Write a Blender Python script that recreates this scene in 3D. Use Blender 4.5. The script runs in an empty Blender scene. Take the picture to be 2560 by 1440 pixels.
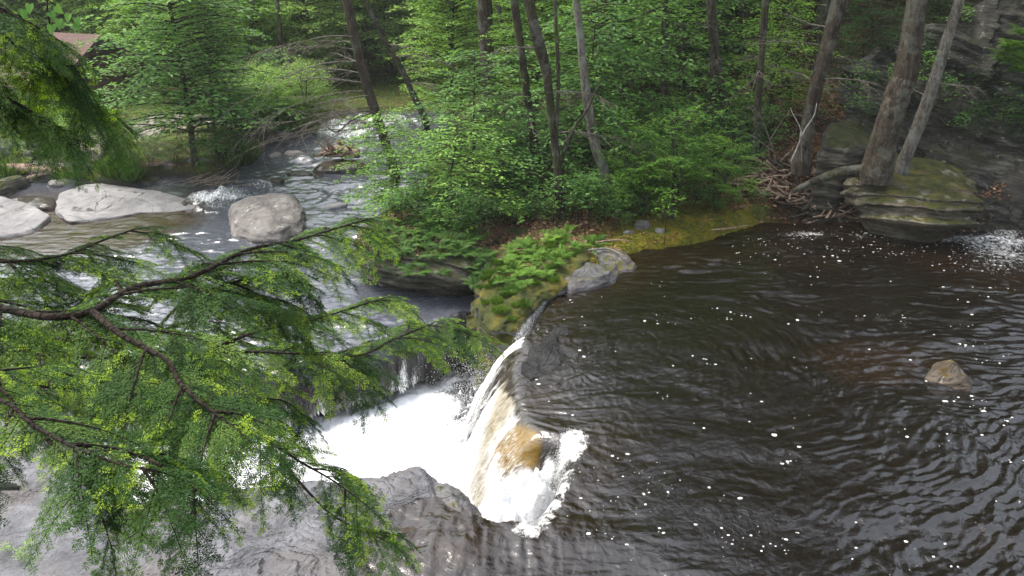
import bpy, math, random
import numpy as np
from mathutils import Vector, Matrix
rad = math.radians
S = bpy.context.scene
C = S.collection
# ------------------------------------------------------------------ camera, sky, sun, exposure
H, PITCH, FPX = 5.5, rad(24.0), 2009.0
cam = bpy.data.objects.new("camera", bpy.data.cameras.new("camera"))
C.objects.link(cam)
cam.location = (0, 0, H)
cam.rotation_euler = (rad(90) - PITCH, 0, 0)
cam.data.sensor_width = 36.0
cam.data.lens = 36.0 * FPX / 2560.0
cam.data.clip_start, cam.data.clip_end = 0.05, 500.0
S.camera = cam
S.view_settings.view_transform = 'Standard'
S.view_settings.look = 'None'
S.view_settings.exposure = 1.75
S.view_settings.gamma = 1.0
S.render.engine = 'CYCLES'
S.cycles.max_bounces = 7
S.cycles.diffuse_bounces = 3
S.cycles.glossy_bounces = 3
S.cycles.transmission_bounces = 4
S.cycles.transparent_max_bounces = 6
S.cycles.use_denoising = True
SUN_EL, SUN_AZ = rad(60), rad(-65)      # azimuth measured from +Y towards +X
W = bpy.data.worlds.new("World"); S.world = W; W.use_nodes = True
wt = W.node_tree; wt.nodes.clear()
sky = wt.nodes.new('ShaderNodeTexSky'); sky.sky_type = 'NISHITA'; sky.sun_disc = False
sky.sun_elevation = SUN_EL; sky.sun_rotation = SUN_AZ
sky.air_density = 1.6; sky.dust_density = 4.0; sky.ozone_density = 1.0
hs = wt.nodes.new('ShaderNodeHueSaturation'); hs.inputs['Saturation'].default_value = 0.42
bg = wt.nodes.new('ShaderNodeBackground'); bg.inputs['Strength'].default_value = 0.15
wo = wt.nodes.new('ShaderNodeOutputWorld')
wt.links.new(sky.outputs[0], hs.inputs['Color']); wt.links.new(hs.outputs[0], bg.inputs[0]); wt.links.new(bg.outputs[0], wo.inputs[0])
sl = bpy.data.lights.new("sun", 'SUN'); sl.energy = 1.4; sl.angle = rad(16); sl.color = (1.0, 0.95, 0.86)
so = bpy.data.objects.new("sun", sl); C.objects.link(so)
sd = Vector((math.sin(SUN_AZ) * math.cos(SUN_EL), math.cos(SUN_AZ) * math.cos(SUN_EL), math.sin(SUN_EL)))
so.rotation_euler = (-sd).to_track_quat('-Z', 'Y').to_euler()
so.location = (0, 0, 30)

# ------------------------------------------------------------------ maths helpers
cP, sP = math.cos(PITCH), math.sin(PITCH)
def ray(px, py):
    cx, cy = (px - 1280) / FPX, (720 - py) / FPX
    return np.array([cx, cy * sP + cP, cy * cP - sP])
def at(px, py, z=0.0):                 # the point at height z seen at that pixel
    d = ray(px, py); t = (z - H) / d[2]
    return np.array([d[0] * t, d[1] * t, z])
def atd(px, py, y):                    # the point seen at that pixel, y metres away
    d = ray(px, py); t = y / d[1]
    return np.array([d[0] * t, y, H + d[2] * t])
def poly(pts, z=0.0): return np.array([at(p[0], p[1], p[2] if len(p) > 2 else z)[:2] for p in pts])
def _hash(ix, iy, iz, seed):
    h = (ix.astype(np.int64) * 374761393 + iy.astype(np.int64) * 668265263 + iz.astype(np.int64) * 1274126177 + seed * 974711) & 0xffffffff
    h = ((h ^ (h >> 13)) * 1274126177) & 0xffffffff
    h = ((h ^ (h >> 16)) * 2246822519) & 0xffffffff
    return ((h ^ (h >> 15)) & 0xffff) / 65535.0
def noise(P, f=1.0, seed=0):           # value noise in -1..1, P = (N,3) or (N,2)
    P = np.asarray(P, float)
    if P.shape[1] == 2: P = np.column_stack([P, np.zeros(len(P))])
    if np.ndim(f) == 0: f = (f, f, f)
    Q = P * np.array(f) + 17.3 * (seed % 7)
    I = np.floor(Q).astype(np.int64); T = Q - I; T = T * T * T * (T * (T * 6 - 15) + 10)
    r = 0
    for dx in (0, 1):
        wx = T[:, 0] if dx else 1 - T[:, 0]
        for dy in (0, 1):
            wy = T[:, 1] if dy else 1 - T[:, 1]
            for dz in (0, 1):
                wz = T[:, 2] if dz else 1 - T[:, 2]
                r = r + wx * wy * wz * _hash(I[:, 0] + dx, I[:, 1] + dy, I[:, 2] + dz, seed)
    return r * 2 - 1
def fbm(P, f=1.0, seed=0, o=4, gain=0.5):
    if np.ndim(f) == 0: f = (f, f, f)
    s, a, t = 0, 1.0, 0
    for i in range(o):
        s = s + a * noise(P, tuple(q * 2.03 ** i for q in f), seed + i * 5); t += a; a *= gain
    return s / t
def sm(a, b, x):
    t = np.clip((x - a) / (b - a), 0, 1); return t * t * (3 - 2 * t)
def sdist(poly_, X, Y):                # signed distance: negative inside
    X = np.asarray(X, float); Y = np.asarray(Y, float)
    d = np.full(X.shape, 1e9); ins = np.zeros(X.shape, bool)
    n = len(poly_)
    for i in range(n):
        ax, ay = poly_[i]; bx, by = poly_[(i + 1) % n]
        ex, ey = bx - ax, by - ay
        t = np.clip(((X - ax) * ex + (Y - ay) * ey) / (ex * ex + ey * ey + 1e-12), 0, 1)
        d = np.minimum(d, (X - ax - t * ex) ** 2 + (Y - ay - t * ey) ** 2)
        c = ((ay > Y) != (by > Y)) & (X < (bx - ax) * (Y - ay) / ((by - ay) if abs(by - ay) > 1e-12 else 1e-12) + ax)
        ins ^= c
    d = np.sqrt(d)
    return np.where(ins, -d, d)

# ------------------------------------------------------------------ mesh helpers
def mesh_np(name, V, F, attrs=None, smooth=True):
    """F: (M,3)/(M,4) array or list of such arrays"""
    me = bpy.data.meshes.new(name)
    Fs = F if isinstance(F, list) else [F]
    Fs = [f for f in Fs if len(f)]
    V = np.ascontiguousarray(V, np.float32)
    nl = sum(f.size for f in Fs); nf = sum(len(f) for f in Fs)
    me.vertices.add(len(V)); me.vertices.foreach_set('co', V.ravel())
    me.loops.add(nl); me.loops.foreach_set('vertex_index', np.concatenate([f.ravel() for f in Fs]).astype(np.int32))
    me.polygons.add(nf)
    tot = np.concatenate([np.full(len(f), f.shape[1], np.int32) for f in Fs])
    st = np.concatenate([[0], np.cumsum(tot)[:-1]]).astype(np.int32)
    me.polygons.foreach_set('loop_start', st)
    try: me.polygons.foreach_set('loop_total', tot)
    except Exception: pass
    me.polygons.foreach_set('use_smooth', np.full(nf, smooth, bool))
    for k, v in (attrs or {}).items():
        a = me.attributes.new(k, 'FLOAT', 'POINT'); a.data.foreach_set('value', np.ascontiguousarray(v, np.float32))
    me.update(calc_edges=True)
    return me
def link(name, me, mat=None, parent=None):
    o = bpy.data.objects.new(name, me); C.objects.link(o)
    if mat is not None and len(me.materials) == 0: me.materials.append(mat)
    if parent is not None: o.parent = parent
    return o
def tag(o, label=None, cat=None, group=None, kind=None):
    if label: o['label'] = label
    if cat: o['category'] = cat
    if group: o['group'] = group
    if kind: o['kind'] = kind
    return o
def thing(name, label, cat, loc=(0, 0, 0), rz=0.0, group=None):
    o = bpy.data.objects.new(name, None); C.objects.link(o)
    o.location = [float(q) for q in loc]; o.rotation_euler = (0, 0, rz)
    return tag(o, label, cat, group)
def dup(root, loc=None, rz=None, sc=None, label=None, only=None):
    r = root.copy(); C.objects.link(r)
    if loc is not None: r.location = [float(q) for q in loc]
    if rz is not None: r.rotation_euler = (0, 0, rz)
    if sc is not None: r.scale = (sc, sc, sc) if np.ndim(sc) == 0 else sc
    if label: r['label'] = label
    for ch in list(root.children):
        c = ch.copy(); C.objects.link(c); c.parent = r
        for g in ch.children:
            d = g.copy(); C.objects.link(d); d.parent = c
    return r
class Acc:
    def __init__(s): s.V = []; s.F3 = []; s.F4 = []; s.n = 0; s.A = []
    def add(s, V, F, a=0.0):
        F = np.asarray(F); (s.F4 if F.shape[1] == 4 else s.F3).append(F + s.n)
        s.V.append(np.asarray(V, float)); s.n += len(V)
        s.A.append(np.full(len(V), a) if np.ndim(a) == 0 else np.asarray(a))
    def mesh(s, name, smooth=True):
        F = []
        if s.F3: F.append(np.concatenate(s.F3))
        if s.F4: F.append(np.concatenate(s.F4))
        return mesh_np(name, np.concatenate(s.V), F, {'v': np.concatenate(s.A)}, smooth)
def smooth_path(P, n):
    P = np.asarray(P, float); m = len(P)
    if m < 3:
        t = np.linspace(0, 1, n)[:, None]; return P[0] * (1 - t) + P[-1] * t
    Q = np.vstack([2 * P[0] - P[1], P, 2 * P[-1] - P[-2]])
    u = np.linspace(0, m - 1 - 1e-6, n); i = u.astype(int); t = (u - i)[:, None]
    a, b, c, d = Q[i], Q[i + 1], Q[i + 2], Q[i + 3]
    return 0.5 * (2 * b + (c - a) * t + (2 * a - 5 * b + 4 * c - d) * t ** 2 + (3 * b - a - 3 * c + d) * t ** 3)
def tube(P, R, k=8, rough=0.0, seed=0):
    P = np.asarray(P, float); n = len(P); R = np.broadcast_to(np.asarray(R, float), (n,))
    T = np.gradient(P, axis=0); T /= np.linalg.norm(T, axis=1)[:, None] + 1e-9
    up = np.array([0.31, 0.27, 0.91]) if abs(T[0, 2]) < 0.8 else np.array([0.95, 0.3, 0.05])
    A = np.cross(T, up); A /= np.linalg.norm(A, axis=1)[:, None] + 1e-9
    B = np.cross(T, A)
    th = np.linspace(0, 2 * np.pi, k, endpoint=False)
    r = R[:, None] * np.ones(k)[None]
    if rough: 
        q = np.column_stack([np.tile(np.cos(th), n) * 1.4, np.tile(np.sin(th), n) * 1.4, np.repeat(np.arange(n) * 0.35, k)])
        r = r * (1 + rough * fbm(q, 1.3, seed, 3).reshape(n, k))
    V = (P[:, None] + r[..., None] * (np.cos(th)[None, :, None] * A[:, None] + np.sin(th)[None, :, None] * B[:, None])).reshape(-1, 3)
    i = np.arange(n - 1)[:, None] * k; j = np.arange(k)[None]; j2 = (j + 1) % k
    F = np.stack([i + j, i + j2, i + k + j2, i + k + j], -1).reshape(-1, 4)
    return V, F
def tube_caps(P, R, k=8, rough=0.0, seed=0):
    P = np.asarray(P, float); R = np.array(np.broadcast_to(np.asarray(R, float), (len(P),)))
    d0 = (P[0] - P[1]) * 0.02; d1 = (P[-1] - P[-2]) * 0.02
    P = np.vstack([P[0] + d0, P, P[-1] + d1]); R = np.concatenate([[R[0] * 0.02], R, [R[-1] * 0.02]])
    return tube(P, R, k, rough, seed)
def hfield(name, xs, ys, Zf, keep=None, attrs=None, mat=None, split=None, parent=None):
    """height field on a (non uniform) grid; Zf(X,Y)->Z ; keep(X,Y,Z)->bool per face corner"""
    X, Y = np.meshgrid(xs, ys); nx, ny = len(xs), len(ys)
    x, y = X.ravel(), Y.ravel(); Z = Zf(x, y)
    V = np.column_stack([x, y, Z])
    i = np.arange(ny - 1)[:, None] * nx; j = np.arange(nx - 1)[None]
    F = np.stack([i + j, i + j + 1, i + nx + j + 1, i + nx + j], -1).reshape(-1, 4)
    k = keep(x, y, Z) if keep is not None else np.ones(len(x), bool)
    F = F[k[F].all(1)]
    at_ = {a: f(x, y, Z) for a, f in (attrs or {}).items()}
    outs = []
    groups = [(name, mat, np.ones(len(F), bool))] if split is None else split(V, F, name, mat)
    for nm, mt, sel in groups:
        f = F[sel]; u, inv = np.unique(f, return_inverse=True)
        if not len(u): continue
        me = mesh_np(nm, V[u], inv.reshape(f.shape), {a: v[u] for a, v in at_.items()})
        outs.append(link(nm, me, mt, parent))
    return outs if split else outs[0]
def grid1(*segs):                      # (start, end, step), ...
    return np.unique(np.round(np.concatenate([np.arange(a, b, s) for a, b, s in segs] + [[segs[-1][1]]]), 5))

# ------------------------------------------------------------------ materials
class NT:
    def __init__(s, name):
        s.m = bpy.data.materials.new(name); s.m.use_nodes = True; s.t = s.m.node_tree
        s.t.nodes.clear(); s.out = s.N('OutputMaterial')
    def N(s, typ, **kw):
        n = s.t.nodes.new('ShaderNode' + typ)
        for k, v in kw.items():
            if k.startswith('i_'):
                key = k[2:].replace('_', ' '); n.inputs[key].default_value = v
            else: setattr(n, k, v)
        return n
    def L(s, a, b): s.t.links.new(a, b)
    def coord(s, kind='Object', scale=(1, 1, 1), rot=(0, 0, 0)):
        c = s.N('TexCoord'); m = s.N('Mapping'); m.inputs['Scale'].default_value = scale; m.inputs['Rotation'].default_value = rot
        s.L(c.outputs[kind], m.inputs['Vector']); return m.outputs[0]
    def pos(s, scale=(1, 1, 1), rot=(0, 0, 0)):
        g = s.N('NewGeometry'); m = s.N('Mapping', vector_type='TEXTURE' if False else 'POINT')
        m.inputs['Scale'].default_value = scale; m.inputs['Rotation'].default_value = rot
        s.L(g.outputs['Position'], m.inputs['Vector']); return m.outputs[0]
    def noise(s, vec, scale, detail=5, rough=0.55, dist=0.0):
        n = s.N('TexNoise', i_Scale=scale, i_Detail=detail, i_Roughness=rough, i_Distortion=dist); s.L(vec, n.inputs['Vector']); return n.outputs['Fac']
    def ramp(s, fac, stops, interp='LINEAR'):
        r = s.N('ValToRGB'); r.color_ramp.interpolation = interp; e = r.color_ramp.elements
        while len(e) < len(stops): e.new(0.5)
        for q, (p, c) in zip(e, stops):
            q.position = p; q.color = (c[0], c[1], c[2], 1) if np.ndim(c) else (c, c, c, 1)
        s.L(fac, r.inputs[0]); return r.outputs[0]
    def mix(s, fac, a, b, blend='MIX'):
        m = s.N('Mix', data_type='RGBA', blend_type=blend)
        if np.ndim(fac) == 0 and not hasattr(fac, 'is_linked'): m.inputs[0].default_value = fac
        else: s.L(fac, m.inputs[0])
        for q, v in ((6, a), (7, b)):
            if hasattr(v, 'is_linked'): s.L(v, m.inputs[q])
            else: m.inputs[q].default_value = (v[0], v[1], v[2], 1)
        return m.outputs[2]
    def math(s, op, a, b=0.0, clamp=False):
        m = s.N('Math', operation=op, use_clamp=clamp)
        for q, v in ((0, a), (1, b)):
            if hasattr(v, 'is_linked'): s.L(v, m.inputs[q])
            else: m.inputs[q].default_value = v
        return m.outputs[0]
    def attr(s, name): return s.N('Attribute', attribute_name=name).outputs['Fac']
    def bump(s, h, strength, dist, prev=None):
        b = s.N('Bump', i_Strength=strength, i_Distance=dist); s.L(h, b.inputs['Height'])
        if prev is not None: s.L(prev, b.inputs['Normal'])
        return b.outputs[0]
    def bsdf(s, col, rough=0.7, normal=None, spec=0.5, **kw):
        b = s.N('BsdfPrincipled')
        for q, v in (('Base Color', col), ('Roughness', rough), ('Specular IOR Level', spec)):
            if hasattr(v, 'is_linked'): s.L(v, b.inputs[q])
            else: b.inputs[q].default_value = (v[0], v[1], v[2], 1) if q == 'Base Color' else v
        if normal is not None: s.L(normal, b.inputs['Normal'])
        for k, v in kw.items(): b.inputs[k.replace('_', ' ')].default_value = v
        return b.outputs[0]
    def done(s, sh): s.L(sh, s.out.inputs[0]); return s.m

def rock_mat(name, dark, mid, light, strata=9.0, rot=(0, 0.25, 0), moss=0.0, mosscol=((0.10, 0.11, 0.015), (0.16, 0.12, 0.02)), lichen=0.15, rough=0.8, wetz=None, crack=0.5, bump=1.0, seed=0.0, tint=None, spec=0.4):
    n = NT(name)
    p = n.pos((1, 1, 1), (0.0, 0, seed)); ps = n.pos((1.2, 1.2, strata), rot)
    a = n.noise(p, 1.7, 6, 0.62); st = n.noise(ps, 1.6, 6, 0.6, 0.4); fine = n.noise(p, 38, 4, 0.6)
    m1 = n.math('ADD', n.math('MULTIPLY', a, 0.5), n.math('MULTIPLY', st, 0.5))
    col = n.ramp(m1, [(0.36, dark), (0.5, mid), (0.64, light)])
    col = n.mix(0.55, col, n.ramp(fine, [(0.3, 0.62), (0.7, 1.3)]), 'MULTIPLY')
    if tint: col = n.mix(n.ramp(n.noise(p, 1.1, 4, 0.6), [(0.50, 0.0), (0.66, 0.55)]), col, tint)
    if lichen:
        v = n.N('TexVoronoi', i_Scale=7.0); n.L(n.pos((1, 1, 1)), v.inputs['Vector'])
        lf = n.ramp(n.noise(p, 5.0, 7, 0.7), [(0.60, 0.0), (0.66, 1.0)])
        col = n.mix(n.math('MULTIPLY', lf, lichen), col, (0.42, 0.45, 0.38))
    w = n.N('TexVoronoi', feature='DISTANCE_TO_EDGE', i_Scale=1.3)
    wv = n.N('Mix', data_type='VECTOR'); wv.inputs[0].default_value = 0.16
    nn = n.N('TexNoise', i_Scale=2.6, i_Detail=5.0); n.L(p, nn.inputs['Vector'])
    n.L(ps, wv.inputs[4]); n.L(nn.outputs['Color'], wv.inputs[5]); n.L(wv.outputs[1], w.inputs['Vector'])
    cr = n.ramp(w.outputs['Distance'], [(0.0, 0.0), (0.02, 1.0)])
    cf = n.math('MULTIPLY', n.ramp(n.noise(p, 0.9, 4, 0.6), [(0.45, 0.0), (0.6, 1.0)]), crack)
    col = n.mix(cf, col, n.mix(1.0, col, cr, 'MULTIPLY'))
    rg = rough
    bh = n.math('ADD', n.math('MULTIPLY', st, 1.0), n.math('MULTIPLY', cr, 0.07))
    nb = n.bump(bh, 0.9 * bump, 0.09); nb = n.bump(n.noise(p, 22, 6, 0.65), 0.6 * bump, 0.02, nb)
    g = n.N('NewGeometry'); sx = n.N('SeparateXYZ'); n.L(g.outputs['Normal'], sx.inputs[0])
    if moss:
        mm = n.math('ADD', n.math('MULTIPLY', sx.outputs[2], 0.42), n.noise(p, 2.3, 6, 0.65))
        mf = n.ramp(mm, [(1.02 - moss * 0.6, 0.0), (1.10 - moss * 0.6, 1.0)])
        mc = n.ramp(n.noise(p, 3.1, 6, 0.7), [(0.36, tuple(q * 0.55 for q in mosscol[0])), (0.5, mosscol[0]), (0.62, mosscol[1])])
        col = n.mix(mf, col, mc)
        nb2 = n.bump(n.noise(p, 45, 5, 0.8), 1.0, 0.06, nb)
        nm = n.N('Mix', data_type='VECTOR'); n.L(mf, nm.inputs[0]); n.L(nb, nm.inputs[4]); n.L(nb2, nm.inputs[5]); nb = nm.outputs[1]
        rg = n.mix(mf, (rough,) * 3, (1.0,) * 3)
    if wetz is not None:
        sp = n.N('SeparateXYZ'); n.L(g.outputs['Position'], sp.inputs[0])
        wz = n.math('ADD', sp.outputs[2], n.math('MULTIPLY', n.noise(p, 4, 3), 0.14))
        wf = n.ramp(n.math('SUBTRACT', wz, wetz - 0.07), [(0.0, 1.0), (0.10, 0.0)])
        col = n.mix(wf, col, n.mix(1.0, col, (0.30, 0.26, 0.22), 'MULTIPLY'))
        rg = n.mix(wf, rg if hasattr(rg, 'is_linked') else (rg,) * 3, (0.16,) * 3)
    return n.done(n.bsdf(col, rg, nb, spec))

M = {}
M['slate'] = rock_mat('grey slate', (0.035, 0.036, 0.042), (0.085, 0.086, 0.096), (0.145, 0.145, 0.157), 5.0, (0.5, 0.2, 0.3), lichen=0.10, rough=0.7, tint=(0.095, 0.078, 0.070), crack=0.25, bump=1.6)
M['pale'] = rock_mat('pale slab stone', (0.09, 0.087, 0.087), (0.155, 0.148, 0.148), (0.22, 0.212, 0.208), 2.0, (0.2, 0.1, 0), lichen=0.12, rough=0.85, wetz=-0.30, crack=1.0, bump=1.1)
M['boulder'] = rock_mat('grey boulder stone', (0.07, 0.062, 0.057), (0.115, 0.103, 0.095), (0.19, 0.178, 0.165), 1.5, (0.3, 0.4, 0), lichen=0.55, rough=0.85, wetz=-0.25, crack=0.4, bump=0.8)
M['bedded'] = rock_mat('dark bedded rock', (0.016, 0.015, 0.012), (0.052, 0.046, 0.034), (0.14, 0.125, 0.095), 9.0, (0.05, 0.32, 0), moss=0.42, mosscol=((0.035, 0.042, 0.010), (0.07, 0.07, 0.014)), lichen=0.45, rough=0.85, crack=0.45, bump=1.6)
M['cliff'] = rock_mat('cliff bedded rock', (0.010, 0.010, 0.008), (0.034, 0.032, 0.026), (0.10, 0.095, 0.078), 8.0, (0.10, 0.42, 0), moss=0.30, mosscol=((0.030, 0.036, 0.010), (0.055, 0.055, 0.014)), lichen=0.35, rough=0.9, crack=0.5, bump=1.8)
M['boulderbed'] = rock_mat('lichen crusted bedded rock', (0.02, 0.018, 0.013), (0.085, 0.074, 0.050), (0.20, 0.18, 0.135), 9.0, (0.05, 0.32, 0), moss=0.40, mosscol=((0.06, 0.065, 0.010), (0.12, 0.10, 0.014)), lichen=0.5, rough=0.85, crack=0.4, bump=1.8, tint=(0.12, 0.065, 0.04))
M['mossy'] = rock_mat('mossy rock', (0.05, 0.05, 0.05), (0.10, 0.10, 0.10), (0.17, 0.17, 0.165), 3.0, (0.2, 0.2, 0), moss=0.86, mosscol=((0.062, 0.072, 0.010), (0.145, 0.115, 0.012)), lichen=0.2, rough=0.7, crack=0.4)
M['wet'] = rock_mat('wet black rock', (0.006, 0.006, 0.007), (0.012, 0.012, 0.012), (0.028, 0.028, 0.028), 3.0, (0.4, 0.3, 0), lichen=0.0, rough=0.5, crack=0.3, bump=2.5, spec=0.2)
M['slatewet'] = rock_mat('damp grey slate', (0.03, 0.03, 0.033), (0.07, 0.068, 0.07), (0.13, 0.125, 0.125), 5.0, (0.5, 0.2, 0.3), lichen=0.05, rough=0.45, tint=(0.08, 0.05, 0.03), crack=0.3, bump=1.5, moss=0.2, mosscol=((0.062, 0.072, 0.010), (0.145, 0.115, 0.012)))
M['tan'] = rock_mat('brown river stone', (0.018, 0.013, 0.008), (0.045, 0.032, 0.020), (0.11, 0.085, 0.06), 2.0, (0.3, 0.3, 0), lichen=0.3, rough=0.6, wetz=0.03, moss=0.25, mosscol=((0.08, 0.05, 0.012), (0.10, 0.07, 0.015)), crack=0.3)

def ground_mat():
    n = NT('forest floor'); p = n.pos()
    base = n.ramp(n.noise(p, 5.0, 8, 0.72), [(0.32, (0.022, 0.015, 0.010)), (0.48, (0.06, 0.036, 0.022)), (0.60, (0.13, 0.068, 0.040)), (0.7, (0.20, 0.12, 0.075))])
    gf = n.math('MULTIPLY', n.attr('green'), n.ramp(n.noise(p, 2.2, 6, 0.7), [(0.40, 0.0), (0.56, 1.0)]))
    gc = n.ramp(n.noise(p, 14, 5, 0.7), [(0.35, (0.03, 0.05, 0.008)), (0.6, (0.09, 0.13, 0.02))])
    c = n.mix(gf, base, gc)
    mf = n.math('MULTIPLY', n.attr('moss'), n.ramp(n.noise(p, 2.6, 6, 0.65), [(0.30, 0.0), (0.42, 1.0)]))
    mc = n.ramp(n.noise(p, 3.4, 7, 0.7), [(0.34, (0.02, 0.035, 0.006)), (0.42, (0.085, 0.10, 0.010)), (0.52, (0.18, 0.155, 0.014)), (0.62, (0.25, 0.17, 0.016))])
    c = n.mix(mf, c, mc)
    pf = n.math('MULTIPLY', n.attr('path'), n.ramp(n.noise(p, 3, 5, 0.7), [(0.3, 0.2), (0.55, 1.0)]))
    c = n.mix(pf, c, n.ramp(n.noise(p, 9, 5), [(0.3, (0.16, 0.14, 0.12)), (0.7, (0.30, 0.27, 0.24))]))
    rf = n.attr('rock')
    rc = n.ramp(n.noise(n.pos((1, 1, 6), (0, 0.3, 0)), 2.0, 7, 0.65), [(0.35, (0.012, 0.012, 0.011)), (0.55, (0.045, 0.043, 0.038)), (0.7, (0.10, 0.10, 0.09))])
    c = n.mix(rf, c, rc)
    nb = n.bump(n.noise(p, 26, 6, 0.75), 1.0, 0.05); nb = n.bump(n.noise(n.pos((1, 1, 6), (0, 0.3, 0)), 2.5, 5, 0.7), 0.7, 0.08, nb)
    return n.done(n.bsdf(c, 0.95, nb, 0.2))
M['ground'] = ground_mat()

def water_mat(name, deep, shallow, fs=(1.6, 1, 1), ior=1.45, fsc=13.0, foamcol=(0.88, 0.88, 0.86), amber=(0.165, 0.098, 0.013), rip=1.0, streak=(1, 1, 1), spec=0.9, rough=0.04):
    n = NT(name); p = n.pos()
    c = n.mix(n.attr('shallow'), deep, n.ramp(n.noise(p, 4.5, 6, 0.7), [(0.35, tuple(q * 0.4 for q in shallow)), (0.65, shallow)]))
    c = n.mix(n.attr('amber'), c, n.ramp(n.noise(n.pos((3, 12, 3), (0, 0, 0.5)), 2.0, 6, 0.7), [(0.32, tuple(q * 0.5 for q in amber)), (0.60, amber), (0.75, tuple(q * 1.5 for q in amber))]))
    h1 = n.noise(n.pos(streak, (0, 0, 0.35)), 9.0, 4, 0.6, 0.8); h2 = n.noise(p, 34, 3, 0.6)
    nb = n.bump(h1, 0.50 * rip, 0.02); nb = n.bump(h2, 0.30 * rip, 0.007, nb)
    wsh = n.bsdf(c, rough, nb, spec); n.t.nodes[-1].inputs['IOR'].default_value = 1.333
    for q in n.t.nodes:
        if q.type == 'BSDF_PRINCIPLED': q.inputs['IOR'].default_value = ior
    fm = n.attr('foam')
    fn = n.noise(n.pos(fs), fsc, 7, 0.72, 0.5)
    ff = n.math('ADD', n.math('MULTIPLY', fm, 1.55), n.math('MULTIPLY', n.math('SUBTRACT', fn, 0.5), 2.2))
    ff = n.ramp(ff, [(0.48, 0.0), (0.80, 0.45), (1.15, 1.0)])
    fcol = n.mix(n.attr('cream'), foamcol, n.ramp(n.noise(n.pos((2, 9, 2), (0, 0, 0.4)), 3.0, 6, 0.7), [(0.35, (0.075, 0.055, 0.022)), (0.5, (0.19, 0.155, 0.085)), (0.66, (0.34, 0.31, 0.23))]))
    fb = n.bump(n.noise(p, 24, 6, 0.7), 0.9, 0.05)
    fsh = n.bsdf(fcol, 0.55, fb, 0.3)
    ms = n.N('MixShader'); n.L(ff, ms.inputs[0]); n.L(wsh, ms.inputs[1]); n.L(fsh, ms.inputs[2])
    return n.done(ms.outputs[0])
M['pool'] = water_mat('peat brown pool water', (0.0045, 0.0031, 0.0021), (0.022, 0.011, 0.005), rip=1.1, ior=1.40, spec=1.0)
M['fall'] = water_mat('falling water', (0.010, 0.009, 0.008), (0.03, 0.02, 0.01), fs=(1.5, 7, 1.2), rip=1.5, fsc=8.0, foamcol=(0.6, 0.6, 0.6))
M['riverfall'] = water_mat('sliding river water', (0.012, 0.012, 0.014), (0.03, 0.02, 0.01), fs=(6, 1.2, 1), streak=(3, 0.5, 0.5), rip=1.0)
M['plunge'] = water_mat('foaming plunge water', (0.012, 0.013, 0.015), (0.03, 0.03, 0.03), fs=(2.5, 2.0, 1), rip=1.2, foamcol=(0.75, 0.76, 0.78), fsc=14.0)
M['river'] = water_mat('river water', (0.050, 0.053, 0.066), (0.034, 0.018, 0.009), rip=1.0, streak=(1, 0.6, 1))
def foam_mat():
    n = NT('white foam'); p = n.pos()
    c = n.ramp(n.noise(p, 7, 6, 0.7), [(0.3, (0.80, 0.82, 0.84)), (0.55, (0.93, 0.93, 0.92))])
    nb = n.bump(n.noise(p, 16, 7, 0.75), 1.0, 0.08)
    return n.done(n.bsdf(c, 0.6, nb, 0.3))
M['foam'] = foam_mat()
def bark_mat(name, dark, light, lichen=0.3, vs=0.18, moss=0.0):
    n = NT(name); q = n.coord('Object', (1, 1, vs))
    a = n.noise(q, 13, 6, 0.65, 0.3); b = n.noise(n.pos(), 3.5, 5, 0.7)
    v = n.N('TexVoronoi', feature='DISTANCE_TO_EDGE', i_Scale=16.0); n.L(n.coord('Object', (2.0, 2.0, 0.42)), v.inputs['Vector'])
    cr = n.ramp(v.outputs['Distance'], [(0.0, 0.5), (0.2, 1.0)])
    c = n.mix(1.0, n.ramp(a, [(0.34, dark), (0.62, light)]), cr, 'MULTIPLY')
    c = n.mix(n.math('MULTIPLY', n.ramp(b, [(0.5, 0.0), (0.62, 1.0)]), lichen), c, (0.20, 0.22, 0.18))
    if moss: c = n.mix(n.math('MULTIPLY', n.ramp(n.noise(n.pos(), 2.1, 5, 0.7), [(0.45, 0.0), (0.55, 1.0)]), moss), c, (0.06, 0.07, 0.015))
    nb = n.bump(n.math('ADD', a, n.math('MULTIPLY', cr, 0.5)), 1.0, 0.03)
    return n.done(n.bsdf(c, 0.95, nb, 0.15))
M['bark'] = bark_mat('brown bark', (0.022, 0.017, 0.012), (0.080, 0.062, 0.046), 0.25)
M['hembark'] = bark_mat('wet brown branch bark', (0.010, 0.007, 0.005), (0.032, 0.023, 0.017), 0.06)
M['barkdark'] = bark_mat('dark bark', (0.014, 0.011, 0.009), (0.055, 0.045, 0.036), 0.3, moss=0.25)
M['barkgrey'] = bark_mat('grey lichen bark', (0.07, 0.06, 0.05), (0.20, 0.18, 0.155), 0.6)
M['twig'] = bark_mat('dead twig wood', (0.07, 0.055, 0.045), (0.20, 0.17, 0.14), 0.3)
M['drift'] = bark_mat('bleached driftwood', (0.15, 0.10, 0.075), (0.40, 0.29, 0.22), 0.0)
M['paledrift'] = bark_mat('pale dead wood', (0.12, 0.115, 0.10), (0.27, 0.255, 0.23), 0.2)
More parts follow.
